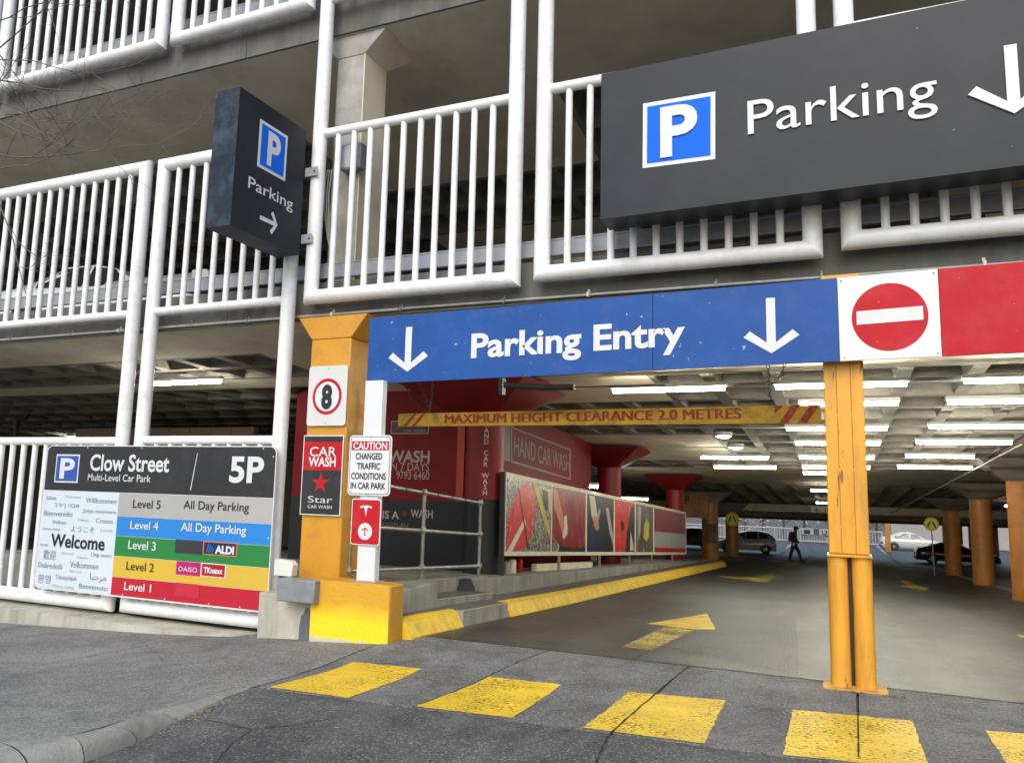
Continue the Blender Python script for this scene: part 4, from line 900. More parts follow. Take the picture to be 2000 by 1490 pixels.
chain([e(1499, 690), e(1501, 740), e(1503, 790)], 'chain', cb_); chain([e(1535, 700), e(1528, 730), e(1508, 752)], 'chain', cb_)
hp = thing('wrapped_pipe', 'black foam-wrapped pipe under the blue sign, left of the first lit tube', 'pipe')
MB().path([atY(985, 752, 8.2), atY(1060, 757, 8.2), atY(1122, 756, 8.2)], .035, 12).build('sleeve', darkm, hp)
MB().tube(atY(1120, 756, 8.2), atY(1300, 752, 8.2), .008, 6).build('rod', darkm, hp)
MB().box(tuple(atY(973, 770, 8.2)), tuple(atY(988, 740, 8.3))).build('bracket', darkm, hp)
# ------------------------------------------------------------------ fluorescent lights
LG = 'fluorescent tube lights on the parking ceiling'
def proto_light(l=1.5):
    th = thing('tube_light', 'x', 'light', LG)
    MB().prism([(-.05, 0), (.05, 0), (.035, -.045), (-.035, -.045)] and [(-l / 2 - .03, -.05, .05), (-l / 2 - .03, .05, .05), (-l / 2 - .03, .035, 0), (-l / 2 - .03, -.035, 0)], (l + .06, 0, 0)).build('batten', battenm, th)
    MB().tube((-l / 2, 0, -.035), (l / 2, 0, -.035), .026, 10).build('tube', tubelit, th)
    return th
LIGHT0 = proto_light(); used = [False]
def light(p, label, rz=0, scale=1):
    if not used[0]: o = LIGHT0; used[0] = True
    else:
        o = LIGHT0.copy(); COL.objects.link(o)
        for ch in LIGHT0.children:
            c = ch.copy(); COL.objects.link(c); c.parent = o
    o.location = p; o.rotation_euler = (R(-4.2), 0, rz); o.scale = (scale, 1, 1); o['label'] = label; o['group'] = LG
    return o
LZ = 3.18
def L3(u1, u2, v):
    r = ray(u1, v); a = Vector((0, 0, HC)) + r * ((LZ + .073 * 7.2 - HC) / (r.z + .073 * r.y)); 
    b = atY(u2, v, a.y); return Vector(((a.x + b.x) / 2, a.y, a.z)), (b.x - a.x) / 1.54
ordn = ['nearest', 'second', 'third', 'fourth', 'fifth', 'sixth', 'seventh']
lcol = [(1195, 1418, 764), (1368, 1502, 893), (1394, 1517, 912)]
for i, t in enumerate(lcol):
    p, s_ = L3(*t); light(p + Vector((0, 0, .03)), ['lit tube just under the blue sign, alone above the clearance bar', 'lit tube right of the middle red capital, upper of two', 'lit tube right of the middle red capital, lower of two'][i], scale=s_)
for i, (a, b, v) in enumerate([(1512, 1775, 756), (1560, 1757, 791), (1534, 1735, 838), (1553, 1721, 866), (1560, 1708, 893), (1566, 1700, 912), (1568, 1690, 924)]):
    p, s_ = L3(a, b, v); light(p + Vector((0, 0, .03)), '%s lit tube of the row passing behind the steel column' % ordn[i], scale=s_)
for i, (a, b, v) in enumerate([(1880, 2130, 745), (1849, 2070, 786), (1813, 2010, 834), (1788, 1978, 864), (1768, 1904, 891), (1752, 1900, 912)]):
    p, s_ = L3(a, b, v); light(p + Vector((0, 0, .03)), '%s lit tube of the row along the right edge' % ordn[i], scale=s_)
for u1, u2, v, y, l in ((1583, 1640, 958, 30, 'short lit tube left of the steel column, above the hanging sign'), (1594, 1640, 982, 38, 'faint lit tube directly over the hanging arrow sign'), (1210, 1266, 974, 24, 'lit tube seen over the banner between two red columns'),
                         (1962, 1986, 988, 36, 'small lit tube beside the rightmost orange column'), (300, 432, 747, 9.4, 'lit tube framed by the open bay of the left railing'), (132, 180, 854, 17, 'lit tube just above the lower rail at the far left'), (1152, 1168, 950, 16, 'small bright light between the car wash wall and a red column')):
    a, b = atY(u1, v, y), atY(u2, v, y); light((a + b) / 2 + Vector((0, 0, .03)), l, scale=(b.x - a.x) / 1.54)
for v_, l in (((335, 400, 364, 10.2), 'lit tube on the middle level behind the narrow left railing'), ((370, 400, 8, 10.5), 'lit tube on the top level behind the narrow railing')):
    a, b = atY(v_[0], v_[2], v_[3]), atY(v_[1], v_[2], v_[3]); light((a + b) / 2, l, scale=(b.x - a.x) / 1.54)
for u, v, l in ((1413, 852, 'larger round lamp in the coffered ceiling above the red capital'), (1437, 874, 'smaller round lamp in the coffered ceiling, lower of the pair')):
    p = atC(u, v, 3.2); th = thing('round_lamp', l, 'light', 'round ceiling lamps')
    MB().lathe(tuple(p), [(.02, .10), (.17, .08), (.18, .03), (.15, .0)], 'Z', 20).build('housing', battenm, th)
    MB().lathe(tuple(p), [(.145, .001), (.12, -.02), (.04, -.035)], 'Z', 20).build('lens', tubelit2, th)
# conduits on the ceiling
for (a, b, l) in (((1450, 836), (1600, 833), 'thin surface conduit crossing the coffers below the clearance bar'), ((1490, 864), (1600, 862), 'second thin conduit crossing the coffers beside the steel column')):
    p, q_ = atC(*a, 3.3), atC(*b, 3.3); tag(MB().tube(p, (q_.x, p.y, p.z), .013, 6).build('ceiling_conduit', conduitm), l, 'pipe')
tag(MB().tube(atC(1725, 1010, 3.2), atC(1995, 868, 3.2), .02, 8).build('ceiling_conduit', conduitm), 'pale diagonal conduit on the ceiling at the right edge', 'pipe')
tag(MB().box((-2.4, 10.8, 2.98), (3.2, 10.86, 3.02)).build('cable_tray', darkm), 'dark cable tray running above the nearest lit tubes', 'cable tray')
# ------------------------------------------------------------------ raised platform, steps and yellow kerbs
PL = -4.6
def pz(y): return .32 - .0705 * (y - 8.9)
pf = thing('raised_platform', 'raised concrete walkway in front of the car wash with stained edge wall', 'platform')
def pslab(x0, x1, y0, y1, nm, zf=pz, mat=platcon, n=6, bev=.012):
    V = []
    ys = fr(y0, y1, n)
    for y in ys: V += [(x0, y, g(0, y) - .2), (x1, y, g(0, y) - .2), (x1, y, zf(y)), (x0, y, zf(y))]
    F = [(4 * i + k, 4 * i + (k + 1) % 4, 4 * i + 4 + (k + 1) % 4, 4 * i + 4 + k) for i in range(n) for k in range(4)] + [(3, 2, 1, 0), (4 * n, 4 * n + 1, 4 * n + 2, 4 * n + 3)]
    return MB().add(V, F).build(nm, mat, pf, bevel=bev)
ST0, ST1 = 8.22, 9.75
pslab(-12, -4.85, 7.56, ST1 + .15, 'deck_slab', lambda y: pz(y)); pslab(-12, PL, ST1 + .16, 33, 'deck_slab', n=14)
pslab(-4.845, -4.38, 7.56, ST0, 'cheek_wall', lambda y: .40)
zk = lambda y: g(0, y) + .19
treadm = M('tread_concrete', (.115, .112, .100), .9, .25, 4, .4, 40, dirt=(.05, .05, .045), dscale=3, damt=.6)
st = thing('entry_steps', 'three worn concrete steps up to the car wash walkway', 'steps')
for x0, x1, hz, y1 in ((-4.84, -4.4, .205, ST1 + .14), ):
    V = MB().hexa([(x0, ST0 + .004, -.3), (x1, ST0 + .004, -.3), (x1, y1, -.3), (x0, y1, -.3)], [(x0, ST0 + .004, pz(ST0) - .17), (x1, ST0 + .004, pz(ST0) - .17), (x1, y1, pz(y1) - .17), (x0, y1, pz(y1) - .17)]).build('step', platcon, st, bevel=.015)
MB().hexa([(-4.396, 8.14, -.4), (-4.0, 8.14, -.4), (-4.0, 9.47, -.4), (-4.396, 9.47, -.4)], [(-4.396, 8.14, zk(8.14) - .01), (-4.0, 8.14, zk(8.14) - .01), (-4.0, 9.47, zk(9.47) - .01), (-4.396, 9.47, zk(9.47) - .01)]).build('step', platcon, st, bevel=.015)
MB().hexa([(-4.84, ST1 - .12, pz(ST1) - .18), (-4.68, ST1 - .12, pz(ST1) - .18), (-4.66, ST1 + .12, pz(ST1) - .18), (-4.84, ST1 + .12, pz(ST1) - .18)], [(-4.84, ST1 - .02, pz(ST1) - .01), (-4.76, ST1 - .0, pz(ST1) - .01), (-4.74, ST1 + .12, pz(ST1) - .01), (-4.84, ST1 + .12, pz(ST1) - .01)]).build('dark_step_end', M('bitumen', (.03, .033, .04), .85, .3, 10), st, bevel=.012)
MB().hexa([(-4.835, ST0 + .01, pz(ST0) - .171), (-4.425, ST0 + .01, pz(ST0) - .171), (-4.425, ST1 + .12, pz(ST1 + .12) - .171), (-4.835, ST1 + .12, pz(ST1 + .12) - .171)], [(-4.835, ST0 + .01, pz(ST0) - .166), (-4.425, ST0 + .01, pz(ST0) - .166), (-4.425, ST1 + .12, pz(ST1 + .12) - .166), (-4.835, ST1 + .12, pz(ST1 + .12) - .166)]).build('tread', treadm, st)
MB().hexa([(-4.39, 8.15, zk(8.15) - .012), (-4.024, 8.15, zk(8.15) - .012), (-4.024, 9.46, zk(9.46) - .012), (-4.39, 9.46, zk(9.46) - .012)], [(-4.39, 8.15, zk(8.15) - .006), (-4.024, 8.15, zk(8.15) - .006), (-4.024, 9.46, zk(9.46) - .006), (-4.39, 9.46, zk(9.46) - .006)]).build('tread', treadm, st)
nos = M('worn_nosing', (.46, .44, .37), .8, .25, 12)
for x_, z_, ya_, yb_ in ((-4.398, 1, ST0 + .01, ST1 + .13), (-3.998, 0, 8.15, 9.46)):
    za, zb3 = (pz(ya_) - .17, pz(yb_) - .17) if z_ else (zk(ya_) - .01, zk(yb_) - .01)
    MB().hexa([(x_ - .022, ya_, za - .004), (x_, ya_, za - .004), (x_, yb_, zb3 - .004), (x_ - .022, yb_, zb3 - .004)], [(x_ - .022, ya_, za + .003), (x_, ya_, za + .003), (x_, yb_, zb3 + .003), (x_ - .022, yb_, zb3 + .003)]).build('nosing', nos, st)
MB().hexa([(-4.872, ST0, pz(ST0) - .004), (-4.848, ST0, pz(ST0) - .004), (-4.848, ST1 - .1, pz(ST1 - .1) - .004), (-4.872, ST1 - .1, pz(ST1 - .1) - .004)], [(-4.872, ST0, pz(ST0) + .003), (-4.846, ST0, pz(ST0) + .003), (-4.846, ST1 - .1, pz(ST1 - .1) + .003), (-4.872, ST1 - .1, pz(ST1 - .1) + .003)]).build('nosing', nos, st)
def ykerb(y0, y1, x, label, n, endtaper=True):
    th = thing('yellow_kerb', label, 'kerb', 'yellow painted kerbs of the driveway')
    ys = fr(y0, y1, n)
    for i in range(n):
        a, b = ys[i] + .004, ys[i + 1] - .004; V = []; m = 6
        for y in fr(a, b, 5):
            gz = g(0, y) - .05; h = zk(y) + .006 * noise.noise(Vector((y * 4, 1, 0))); e_ = .012 * noise.noise(Vector((y * 5, 3, 0)))
            V += [(x - .17, y, gz), (x - .17, y, h), (x - .12, y, h), (x - .05 + e_, y, h - .035), (x + .03 + e_, y, gz + .06), (x + .03, y, gz)]
        F = [(m * j + k, m * j + (k + 1) % m, m * j + m + (k + 1) % m, m * j + m + k) for j in range(5) for k in range(m)] + [tuple(range(m))[::-1], tuple(range(5 * m, 6 * m))]
        MB().add(V, F).build('kerb_stone', [kerbyel, platcon][0], th, ang=25)
ykerb(6.92, 8.12, -4.0, 'short chipped yellow kerb stub between the ochre block and the steps', 1)
ykerb(9.5, 31, -4.0, 'long yellow kerb running beside the car wash walkway into the car park', 13)
struct(MB().hexa([(-4.59, 9.49, -.5), (-4.175, 9.49, -.5), (-4.175, 31, -2), (-4.59, 31, -2)], [(-4.59, 9.49, zk(9.49) - .012), (-4.175, 9.49, zk(9.49) - .012), (-4.175, 31, zk(31) - .012), (-4.59, 31, zk(31) - .012)]).build('kerb_ledge', treadm))
struct(MB().hexa([(-4.372, 6.94, -.5), (-4.175, 6.94, -.5), (-4.175, 8.13, -.5), (-4.372, 8.13, -.5)], [(-4.372, 6.94, zk(6.94) - .008), (-4.175, 6.94, zk(6.94) - .008), (-4.175, 8.13, zk(8.13) - .008), (-4.372, 8.13, zk(8.13) - .008)]).build('kerb_ledge', treadm))
# ------------------------------------------------------------------ galvanised handrail
hr = thing('handrail', 'galvanised pipe handrail with three rails beside the steps', 'handrail')
HX = -4.98; r_ = .024
pb = [atX(823, 1125, HX), atX(935, 1117, HX)]; ys_ = [7.25, pb[0].y, pb[1].y]
topz = [atX(700, 935, HX), atX(833, 962, HX), atX(936, 982, HX)]
tz = [atX(833, 962, HX).z + (atX(833, 962, HX).z - atX(936, 982, HX).z) / (ys_[2] - ys_[1]) * (ys_[1] - ys_[0]), atX(833, 962, HX).z, atX(936, 982, HX).z]
for y, z in zip(ys_, tz): MB().tube((HX, y, pz(y) - .02), (HX, y, z), r_, 14).build('post', galv, hr)
for k in (1.0, .56, .13):
    for i in range(2):
        a = Vector((HX, ys_[i], pz(ys_[i]) + (tz[i] - pz(ys_[i])) * k)); b = Vector((HX, ys_[i + 1], pz(ys_[i + 1]) + (tz[i + 1] - pz(ys_[i + 1])) * k)); MB().tube(a, b, r_, 14).build('rail', galv, hr)
    for y, z in zip(ys_, tz):
        zz_ = pz(y) + (z - pz(y)) * k; MB().lathe((HX, y, zz_), [(.032, -.045), (.035, -.03), (.035, .03), (.032, .045)], 'Z', 14).lathe((HX, y, zz_), [(.031, -.05), (.034, -.03), (.034, .03), (.031, .05)], 'Y', 14).build('fitting', galv, hr)
for y in ys_[1:]: MB().lathe((HX, y, pz(y)), [(.05, 0), (.05, .012), (.03, .03)], 'Z', 14).build('base_flange', galv, hr)
for k in range(7):
    y = ys_[0] + .3 + k * .42
    if y < ys_[2] - .1:
        t = (y - ys_[0]) / (ys_[1] - ys_[0]) if y < ys_[1] else 0; z = tz[0] + (tz[1] - tz[0]) * t if y < ys_[1] else tz[1] + (tz[2] - tz[1]) * (y - ys_[1]) / (ys_[2] - ys_[1])
        MB().tube((HX, y - .012, z + .001), (HX, y + .012, z), r_ + .003, 12).build('tape_band', darkm, hr)
gp = tag(MB().tube((-5.02 + .12, 7.35, .4), (-5.0 + .12, 7.35, 2.6), .022, 12).build('galvanised_pole', galv), 'thin rusty vertical pole beside the amber column', 'pole')
# ------------------------------------------------------------------ car wash booth
WY = 11.4
bw = thing('car_wash_booth', 'dark red car wash booth with charcoal skirting and white lettering', 'building')
wz1 = ceil2(WY); zsp = atY(770, 976, WY).z
wx0, wx1 = -9.15, -5.55
MB().box((wx0, WY, zsp), (wx1, WY + .12, 3.2)).build('front_wall', washred, bw)
MB().box((wx0, WY - .003, -.4), (wx1, WY + .12, zsp - .002)).build('skirting', washdark, bw)
a = atY(897, 830, WY).x; b = atY(911, 830, WY).x; MB().box((a, WY - .05, zsp + .01), (b, WY - .004, 3.1)).build('trim_strip', washorange, bw)
SX = -5.66
ye = atX(1155, 900, SX).y
MB().hexa([(SX - .12, WY + .12, -.6), (SX, WY + .12, -.6), (SX, ye, -1.2), (SX - .12, ye, -1.2)], [(SX - .12, WY + .12, ceil2(WY)), (SX, WY + .12, ceil2(WY)), (SX, ye, ceil2(ye)), (SX - .12, ye, ceil2(ye))]).build('side_wall', washred, bw)
MB().box((wx0, WY + .12, -.6), (wx0 + .1, ye, 2.9)).build('back_wall', washdark, bw)
fw = ('Y', WY - .006)
TP(bw, 'CAR WASH', fw, (700, 901), (700, 880), (839, 901), washtext, bold=.025)
TP(bw, 'OPEN 7 DAYS', fw, (732, 918), (732, 903), (838, 918), washtext)
TP(bw, '9793 6460', fw, (774, 935), (774, 920), (838, 934), washtext)
TP(bw, 'A WASH IS A', fw, (668, 1008), (668, 994), (779, 1008), washtext, bold=.02); TP(bw, 'WASH', fw, (802, 1010), (802, 995), (845, 1011), washtext, bold=.02)
c = atY(790, 1003, WY); sheet(bw, 'star', fw, star(c.x, c.z, .06), signred, .002)
TP(bw, 'starcarwash.com.au', fw, (660, 1022), (660, 1013), (797, 1023), M('wash_text_dim', (.2, .19, .18), .6, .05, 2))
a = bounds(fw, (764, 822), (837, 847)); sheet(bw, 'logo_border', fw, rect(*a), washtext, .002); sheet(bw, 'logo_field', ('Y', WY - .009), rect(a[0] + .015, a[1] - .015, a[2] + .015, a[3] - .015), washdark, .002)
TP(bw, 'CAR WASH', ('Y', WY - .012), (789, 843), (789, 839), (830, 843), washtext); c = atY(778, 837, WY); sheet(bw, 'star', ('Y', WY - .012), star(c.x, c.z, .05), signred, .002)
MB().lathe((atY(929, 877, WY).x, WY - .02, atY(929, 877, WY).z), [(.03, .02), (.03, -.01), (.015, -.03)], 'Y', 12).build('door_knob', galv, bw)
sw = ('X', SX + .004)
def psheet(par, nm, pl_, pix, mat, d=.003): return sheet(par, nm, pl_, corners(pl_, *pix), mat, d)
fr_o = [(998, 833), (1115, 877), (1115, 937), (998, 903)]; fr_i = [(1001, 837), (1112.5, 879.5), (1112.5, 933.5), (1001, 899)]
psheet(bw, 'sign_border', ('X', SX + .004), fr_o, M('wash_line', (.30, .22, .20), .6, .05, 2)); psheet(bw, 'sign_field', ('X', SX + .007), fr_i, washred)
c3 = corners(('X', SX), (1003, 888), (1003, 851), (1111, 922), (1111, 891)); slp = (c3[2][1] - c3[0][1]) / (c3[2][0] - c3[0][0])
T(bw, 'HAND CAR WASH', ('X', SX + .011), c3[0][0], c3[2][0], c3[0][1], c3[1][1], M('wash_line', (.30, .22, .20), .6, .05, 2), bold=.0, slope=slp)
psheet(bw, 'logo_panel', ('X', SX + .005), [(984, 829), (996, 832), (996, 902), (984, 899)], M('wash_grey', (.07, .07, .065), .5, .1, 2))
# red columns beside the booth
rc0 = roundcol(atY(944, 1000, 11.2).x, 11.2, -.2, ceil2(11.2), 'red and charcoal round column lettered hand car wash beside the banner', .31, washred2, washred2, .55, 1.12, split=atY(944, 975, 10.9).z)
cxx = atY(944, 1000, 11.2).x
s_ = 'HAND CAR WASH'
for k, ch in enumerate(s_):
    if ch == ' ': continue
    v = 829 + k * (962 - 829) / 12; v2 = v + 9
    ang = R(-62); px_, py_ = cxx + .314 * math.cos(ang), 11.2 + .314 * math.sin(ang)
    zt2, zb2 = atY(968, v - 4.5, py_).z, atY(968, v + 5, py_).z
    me = textmesh(ch, .015); xs1 = [q.co.x for q in me.vertices]; mid = (min(xs1) + max(xs1)) / 2; sc_ = (zt2 - zb2) / capheight()
    for q_ in me.vertices:
        w_ = (q_.co.x - mid) * sc_ * .95; q_.co = (px_ - w_ * math.sin(ang) + .004 * math.cos(ang), py_ + w_ * math.cos(ang) + .004 * math.sin(ang), zb2 + q_.co.y * sc_)
    me.materials.clear(); me.materials.append(letterw); o = bpy.data.objects.new('lettering', me); COL.objects.link(o); o.parent = rc0
p = atY(1190, 930, 19.6); roundcol(p.x, 19.6, pz(19.6), ceil2(19.6), 'red round column with a flared capital rising behind the banner', .31, washred2, washred2, .50, 1.0)
p = atY(1318, 960, 27.6); roundcol(p.x, 27.6, pz(27.6), ceil2(27.6), 'farther red round column near the end of the banner', .31, washred2, washred2, .5, .95)
p = atY(1387, 1040, 35.5); roundcol(p.x, 35.5, g(0, 35.5), ceil2(35.5), 'dull orange column beyond the banner end, left of the silver hatchback', .36, orangep, colconc, .5, .95)
p = atY(1430, 1060, 44); roundcol(p.x, 44, g(0, 44), ceil2(44), 'orange column behind the left pedestrian crossing sign', .34, orangep, colconc, .5, .95)
for u, v, y, r, l in ((1860, 1060, 36, .30, 'orange column right of the right pedestrian crossing sign'), (1918, 1050, 28.5, .31, 'orange column with concrete capital standing before the maroon car'), (2000, 1050, 21.5, .30, 'orange column at the right edge of the photo')):
    p = atY(u, v, y); roundcol(p.x, y, g(0, y), ceil2(y), l, r, orangep, colconc, .5, 1.0)
roundcol(4.1, 12.5, -.5, ceil2(12.5), 'orange column outside the right edge, near the entry', .31, orangep, colconc, .55, 1.0)
# ------------------------------------------------------------------ banner fence
BX_ = -4.78
bn = thing('banner_fence', 'long banner of car washing photographs in a cream frame on short posts', 'banner')
y0b, y1b = atX(985, 1000, BX_).y, atX(1340, 1000, BX_).y
c4 = [(y0b, atX(985, 1085, BX_).z), (y1b, atX(1340, 1083, BX_).z), (y1b, atX(1340, 1000, BX_).z), (y0b, atX(985, 921, BX_).z)]
def bz(y, t): f_ = (y - y0b) / (y1b - y0b); lo = c4[0][1] + (c4[1][1] - c4[0][1]) * f_; hi = c4[3][1] + (c4[2][1] - c4[3][1]) * f_; return lo + (hi - lo) * t
fm = M('banner_frame_cream', (.82, .77, .58), .5, .08, 4, dirt=(.45, .32, .24), dscale=6, damt=.5)
def bquad(nm, ya, yb, ta, tb, mat, x=BX_, d=.004, par=bn): return sheet(par, nm, ('X', x), [(ya, bz(ya, ta)), (yb, bz(yb, ta)), (yb, bz(yb, tb)), (ya, bz(ya, tb))], mat, d)
bquad('frame_board', y0b, y1b, 0, 1, fm, BX_, .05)
MB().box((BX_ - .06, y0b - .05, pz(y0b) - .02), (BX_ + .02, y0b - .004, bz(y0b, 1.0))).build('end_post', darkm, bn)
def prn(name, c1, c2, c3=None, sc=(3, 3), dist=2.0, pos=(.4, .6), rough=.35):
    m = bpy.data.materials.new(name); m.use_nodes = True; nt = m.node_tree; N = nt.nodes; L = nt.links; b = N['Principled BSDF']; b.inputs['Roughness'].default_value = rough
    geo = N.new('ShaderNodeNewGeometry'); mp = N.new('ShaderNodeMapping'); mp.inputs['Scale'].default_value = (1, sc[0], sc[1]); mp.inputs['Rotation'].default_value = (.5, 0, 0); L.new(geo.outputs['Position'], mp.inputs[0])
    n = N.new('ShaderNodeTexNoise'); n.inputs['Scale'].default_value = 2; n.inputs['Detail'].default_value = 6; n.inputs['Distortion'].default_value = dist; L.new(mp.outputs[0], n.inputs['Vector'])
    cr = N.new('ShaderNodeValToRGB'); e0, e1 = cr.color_ramp.elements; e0.position, e1.position = pos; e0.color = (*c1, 1); e1.color = (*c2, 1)
    if c3: e2 = cr.color_ramp.elements.new(pos[1] + .06); e2.color = (*c3, 1)
    L.new(n.outputs['Fac'], cr.inputs[0]); L.new(cr.outputs[0], b.inputs['Base Color']); return m
pr_bw = prn('print_spray', (.01, .01, .01), (.6, .6, .52), None, (7, 3), 3.5, (.46, .60))
pr_red = prn('print_red_paint', (.20, .004, .008), (.52, .02, .035), (.85, .35, .3), (5, 1.2), 1.5, (.42, .66))
pr_redb = prn('print_wet_red', (.62, .02, .015), (.78, .06, .03), (.88, .6, .5), (4, 2), 2.5, (.45, .64))
pr_dark = prn('print_dark_paint', (.008, .008, .010), (.03, .035, .045), (.25, .28, .3), (3, 1.5), 1.5, (.45, .68))
pr_blur = prn('print_blur', (.05, .045, .035), (.20, .17, .14), (.5, .48, .42), (5, 1.0), .8, (.4, .64))
pskin = M('print_skin', (.62, .24, .12), .4, .15, 6); pbone = M('print_cream', (.66, .60, .42), .4, .1, 6); pyel = M('print_yellow', (.62, .48, .04), .4, .25, 20); pgrey = M('print_light_grey', (.42, .42, .38), .4, .06, 3); pnavy = M('print_navy', (.01, .03, .09), .35, .2, 5); pwht = M('print_white', (.7, .7, .62), .4, .05, 3)
px = [atX(u, 1000, BX_).y for u in (989, 1076, 1079, 1143, 1147, 1198, 1201, 1239, 1242, 1275, 1278, 1338)]
pan = [(px[2 * i], px[2 * i + 1]) for i in range(6)]
mats_ = [pr_bw, pr_red, pr_dark, pr_redb, pr_blur, M('print_maroon', (.26, .02, .02), .4, .2, 3)]
for i, ((a, b), mm) in enumerate(zip(pan, mats_)): bquad('picture', a, b, .055, .945, mm, BX_ + .006, .005)
def shape(i, poly, mat, lay=1):
    a, b = pan[i]; P = []
    for s_, t_ in poly: y = a + (b - a) * s_; P.append((y, bz(y, .055 + .89 * t_)))
    sheet(bn, 'print_shape', ('X', BX_ + .006 + .002 * lay), P, mat, .0015)
shape(0, [(.02, .0), (.02, .38), (.10, .62), (.22, .86), (.40, .98), (.55, .90), (.62, .70), (.60, .45), (.52, .22), (.42, .06), (.2, .0)], pr_redb)
shape(0, [(.02, .0), (.12, .0), (.40, .40), (.36, .46)], pwht, 2); shape(0, [(.22, .86), (.24, .86), (.46, .06), (.44, .04)], black, 3)
shape(0, [(.55, .98), (.66, .96), (.98, .30), (.95, .22), (.72, .62), (.62, .8)], pyel, 2); shape(0, [(.66, .96), (.98, .94), (.98, .55), (.85, .72)], pbone, 3); shape(0, [(.74, .93), (.90, .9), (.92, .6), (.84, .66)], pr_dark, 4)
shape(1, [(.0, .95), (.10, .95), (.30, .55), (.44, .42), (.42, .25), (.32, .22), (.22, .38), (.14, .52), (.02, .70)], pskin); shape(1, [(.32, .56), (.40, .58), (.42, .3), (.32, .18), (.27, .24), (.33, .4)], pwht, 2)
shape(1, [(0, 0), (1, 0), (1, .10), (.8, .06), (.3, .08), (.0, .18)], pr_dark); shape(1, [(.0, .0), (.16, .0), (.2, .1), (.1, .17), (0, .14)], pr_bw, 2)
shape(2, [(.05, .98), (.24, .98), (.36, .62), (.40, .50), (.30, .44), (.14, .62)], pbone); shape(2, [(.20, .62), (.34, .62), (.42, .42), (.32, .36), (.22, .46)], pskin, 2)
shape(2, [(.04, .0), (.04, .30), (.22, .50), (.34, .40), (.28, .2), (.3, .0)], pnavy, 1); shape(2, [(.66, .80), (.78, .82), (.98, .30), (.98, .12), (.84, .34)], pgrey, 2); shape(2, [(.36, .55), (.42, .62), (.46, .74), (.42, .78), (.33, .64)], pgrey, 3)
shape(3, [(.52, .0), (.56, .3), (.8, .9), (1, .95), (1, 0)], pr_dark); shape(3, [(.74, .02), (.78, .42), (.98, .05)], pbone, 2); shape(3, [(.26, .56), (.34, .62), (.44, .56), (.44, .44), (.32, .40)], black, 2)
shape(4, [(.42, .30), (.46, .58), (.60, .72), (.72, .62), (.74, .34), (.60, .22)], pyel, 1); shape(4, [(.1, .95), (.3, .95), (.22, .4), (.08, .2)], pgrey, 2)
shape(5, [(0, .0), (1, .0), (1, .10), (0, .10)], signred, 1); shape(5, [(0, .10), (1, .10), (1, .47), (0, .47)], pgrey, 2)
for k, u in enumerate((1094, 1173, 1231, 1275, 1315)):
    y = atX(u, 1095, BX_).y; MB().box((BX_ - .045, y - .03, pz(y) - .02), (BX_ - .005, y + .03, bz(y, .02))).build('leg', galv, bn)
# things under the banner
def canister(u, v, y_, r, h, mat, label, name='canister', cat='canister', cap=darkm):
    p = atX(u, v, -4.95); th = thing(name, label, cat)
    MB().lathe((p.x, p.y, pz(p.y)), [(r * .92, 0), (r, .02), (r, h * .78), (r * .8, h * .86), (r * .35, h * .9)], 'Z', 18).build('body', mat, th)
    MB().lathe((p.x, p.y, pz(p.y)), [(r * .3, h * .9), (r * .3, h), (r * .2, h * 1.01)], 'Z', 12).build('cap', cap, th); return th
canister(989, 1112, 0, .055, .22, M('canister_grey', (.35, .35, .31), .4, .1, 4), 'grey canister under the left end of the banner')
canister(1000, 1113, 0, .07, .25, pwht, 'white canister with a small red label under the banner')
canister(1015, 1114, 0, .045, .25, signred, 'small red fire extinguisher under the banner', 'fire_extinguisher', 'extinguisher', darkm)
p = atX(1045, 1115, -4.95); q_ = atX(1155, 1105, -4.95)
tag(MB().hexa([(-5.02, p.y, pz(p.y)), (-4.92, p.y, pz(p.y)), (-4.92, q_.y, pz(q_.y)), (-5.02, q_.y, pz(q_.y))], [(-5.02, p.y, pz(p.y) + .13), (-4.92, p.y, pz(p.y) + .13), (-4.92, q_.y, pz(q_.y) + .12), (-5.02, q_.y, pz(q_.y) + .12)]).build('metal_channel', fm, bevel=.005), 'long pale metal channel lying under the banner', 'channel')
# ------------------------------------------------------------------ inner walls and beams of the car park
darkwall = M('inner_wall', (.16, .15, .13), .9, .2, 1.5, .3, 20)
struct(MB().box((-26, 24, -2.2), (-9.6, 24.2, 3.2)).build('inner_wall', darkwall))
struct(MB().box((XL - .2, 7.3, -1), (XL, YB, 10.6)).build('side_wall', darkwall))
struct(MB().box((XRt, 7.3, -4), (XRt + .2, YB, 10.6)).build('side_wall', darkwall))
bk = thing('block_wall', 'dim brown blockwork wall inside, behind the far left railing', 'wall')
brickm = M('dim_blockwork', (.20, .15, .12), .9, .15, 3, .3, 30)
first = None
for r_i in range(8):
    for c_i in range(9):
        x = -17.6 + c_i * .62 + (.31 if r_i % 2 else 0); z = -.2 + r_i * .36
        if first is None: first = MB().box((0, 0, 0), (.605, .18, .345)).build('block', brickm, bk, bevel=.006); first.location = (x, 13.2, z)
        else: o = first.copy(); COL.objects.link(o); o.location = (x, 13.2, z)
dp1 = MB(); A_ = atY(0, 757, 12.6); B_ = atY(235, 806, 16.0)
dp1.tube(A_, B_, .05, 8); dp1.tube(atY(0, 745, 12.4), atY(235, 798, 15.6), .03, 8)
tag(dp1.build('drain_pipes', darkm), 'pair of dark pipes slanting under the ceiling at the far left', 'pipe')
tag(MB().tube(atY(60, 775, 13.0), atY(52, 815, 13.0), .06, 8).tube(atY(52, 815, 13.0), atY(32, 820, 13.0), .06, 8).tube(atY(32, 820, 13.0), atY(30, 870, 13.0), .06, 8).build('downpipe', darkm), 'stepped dark downpipe in front of the blockwork wall', 'pipe')
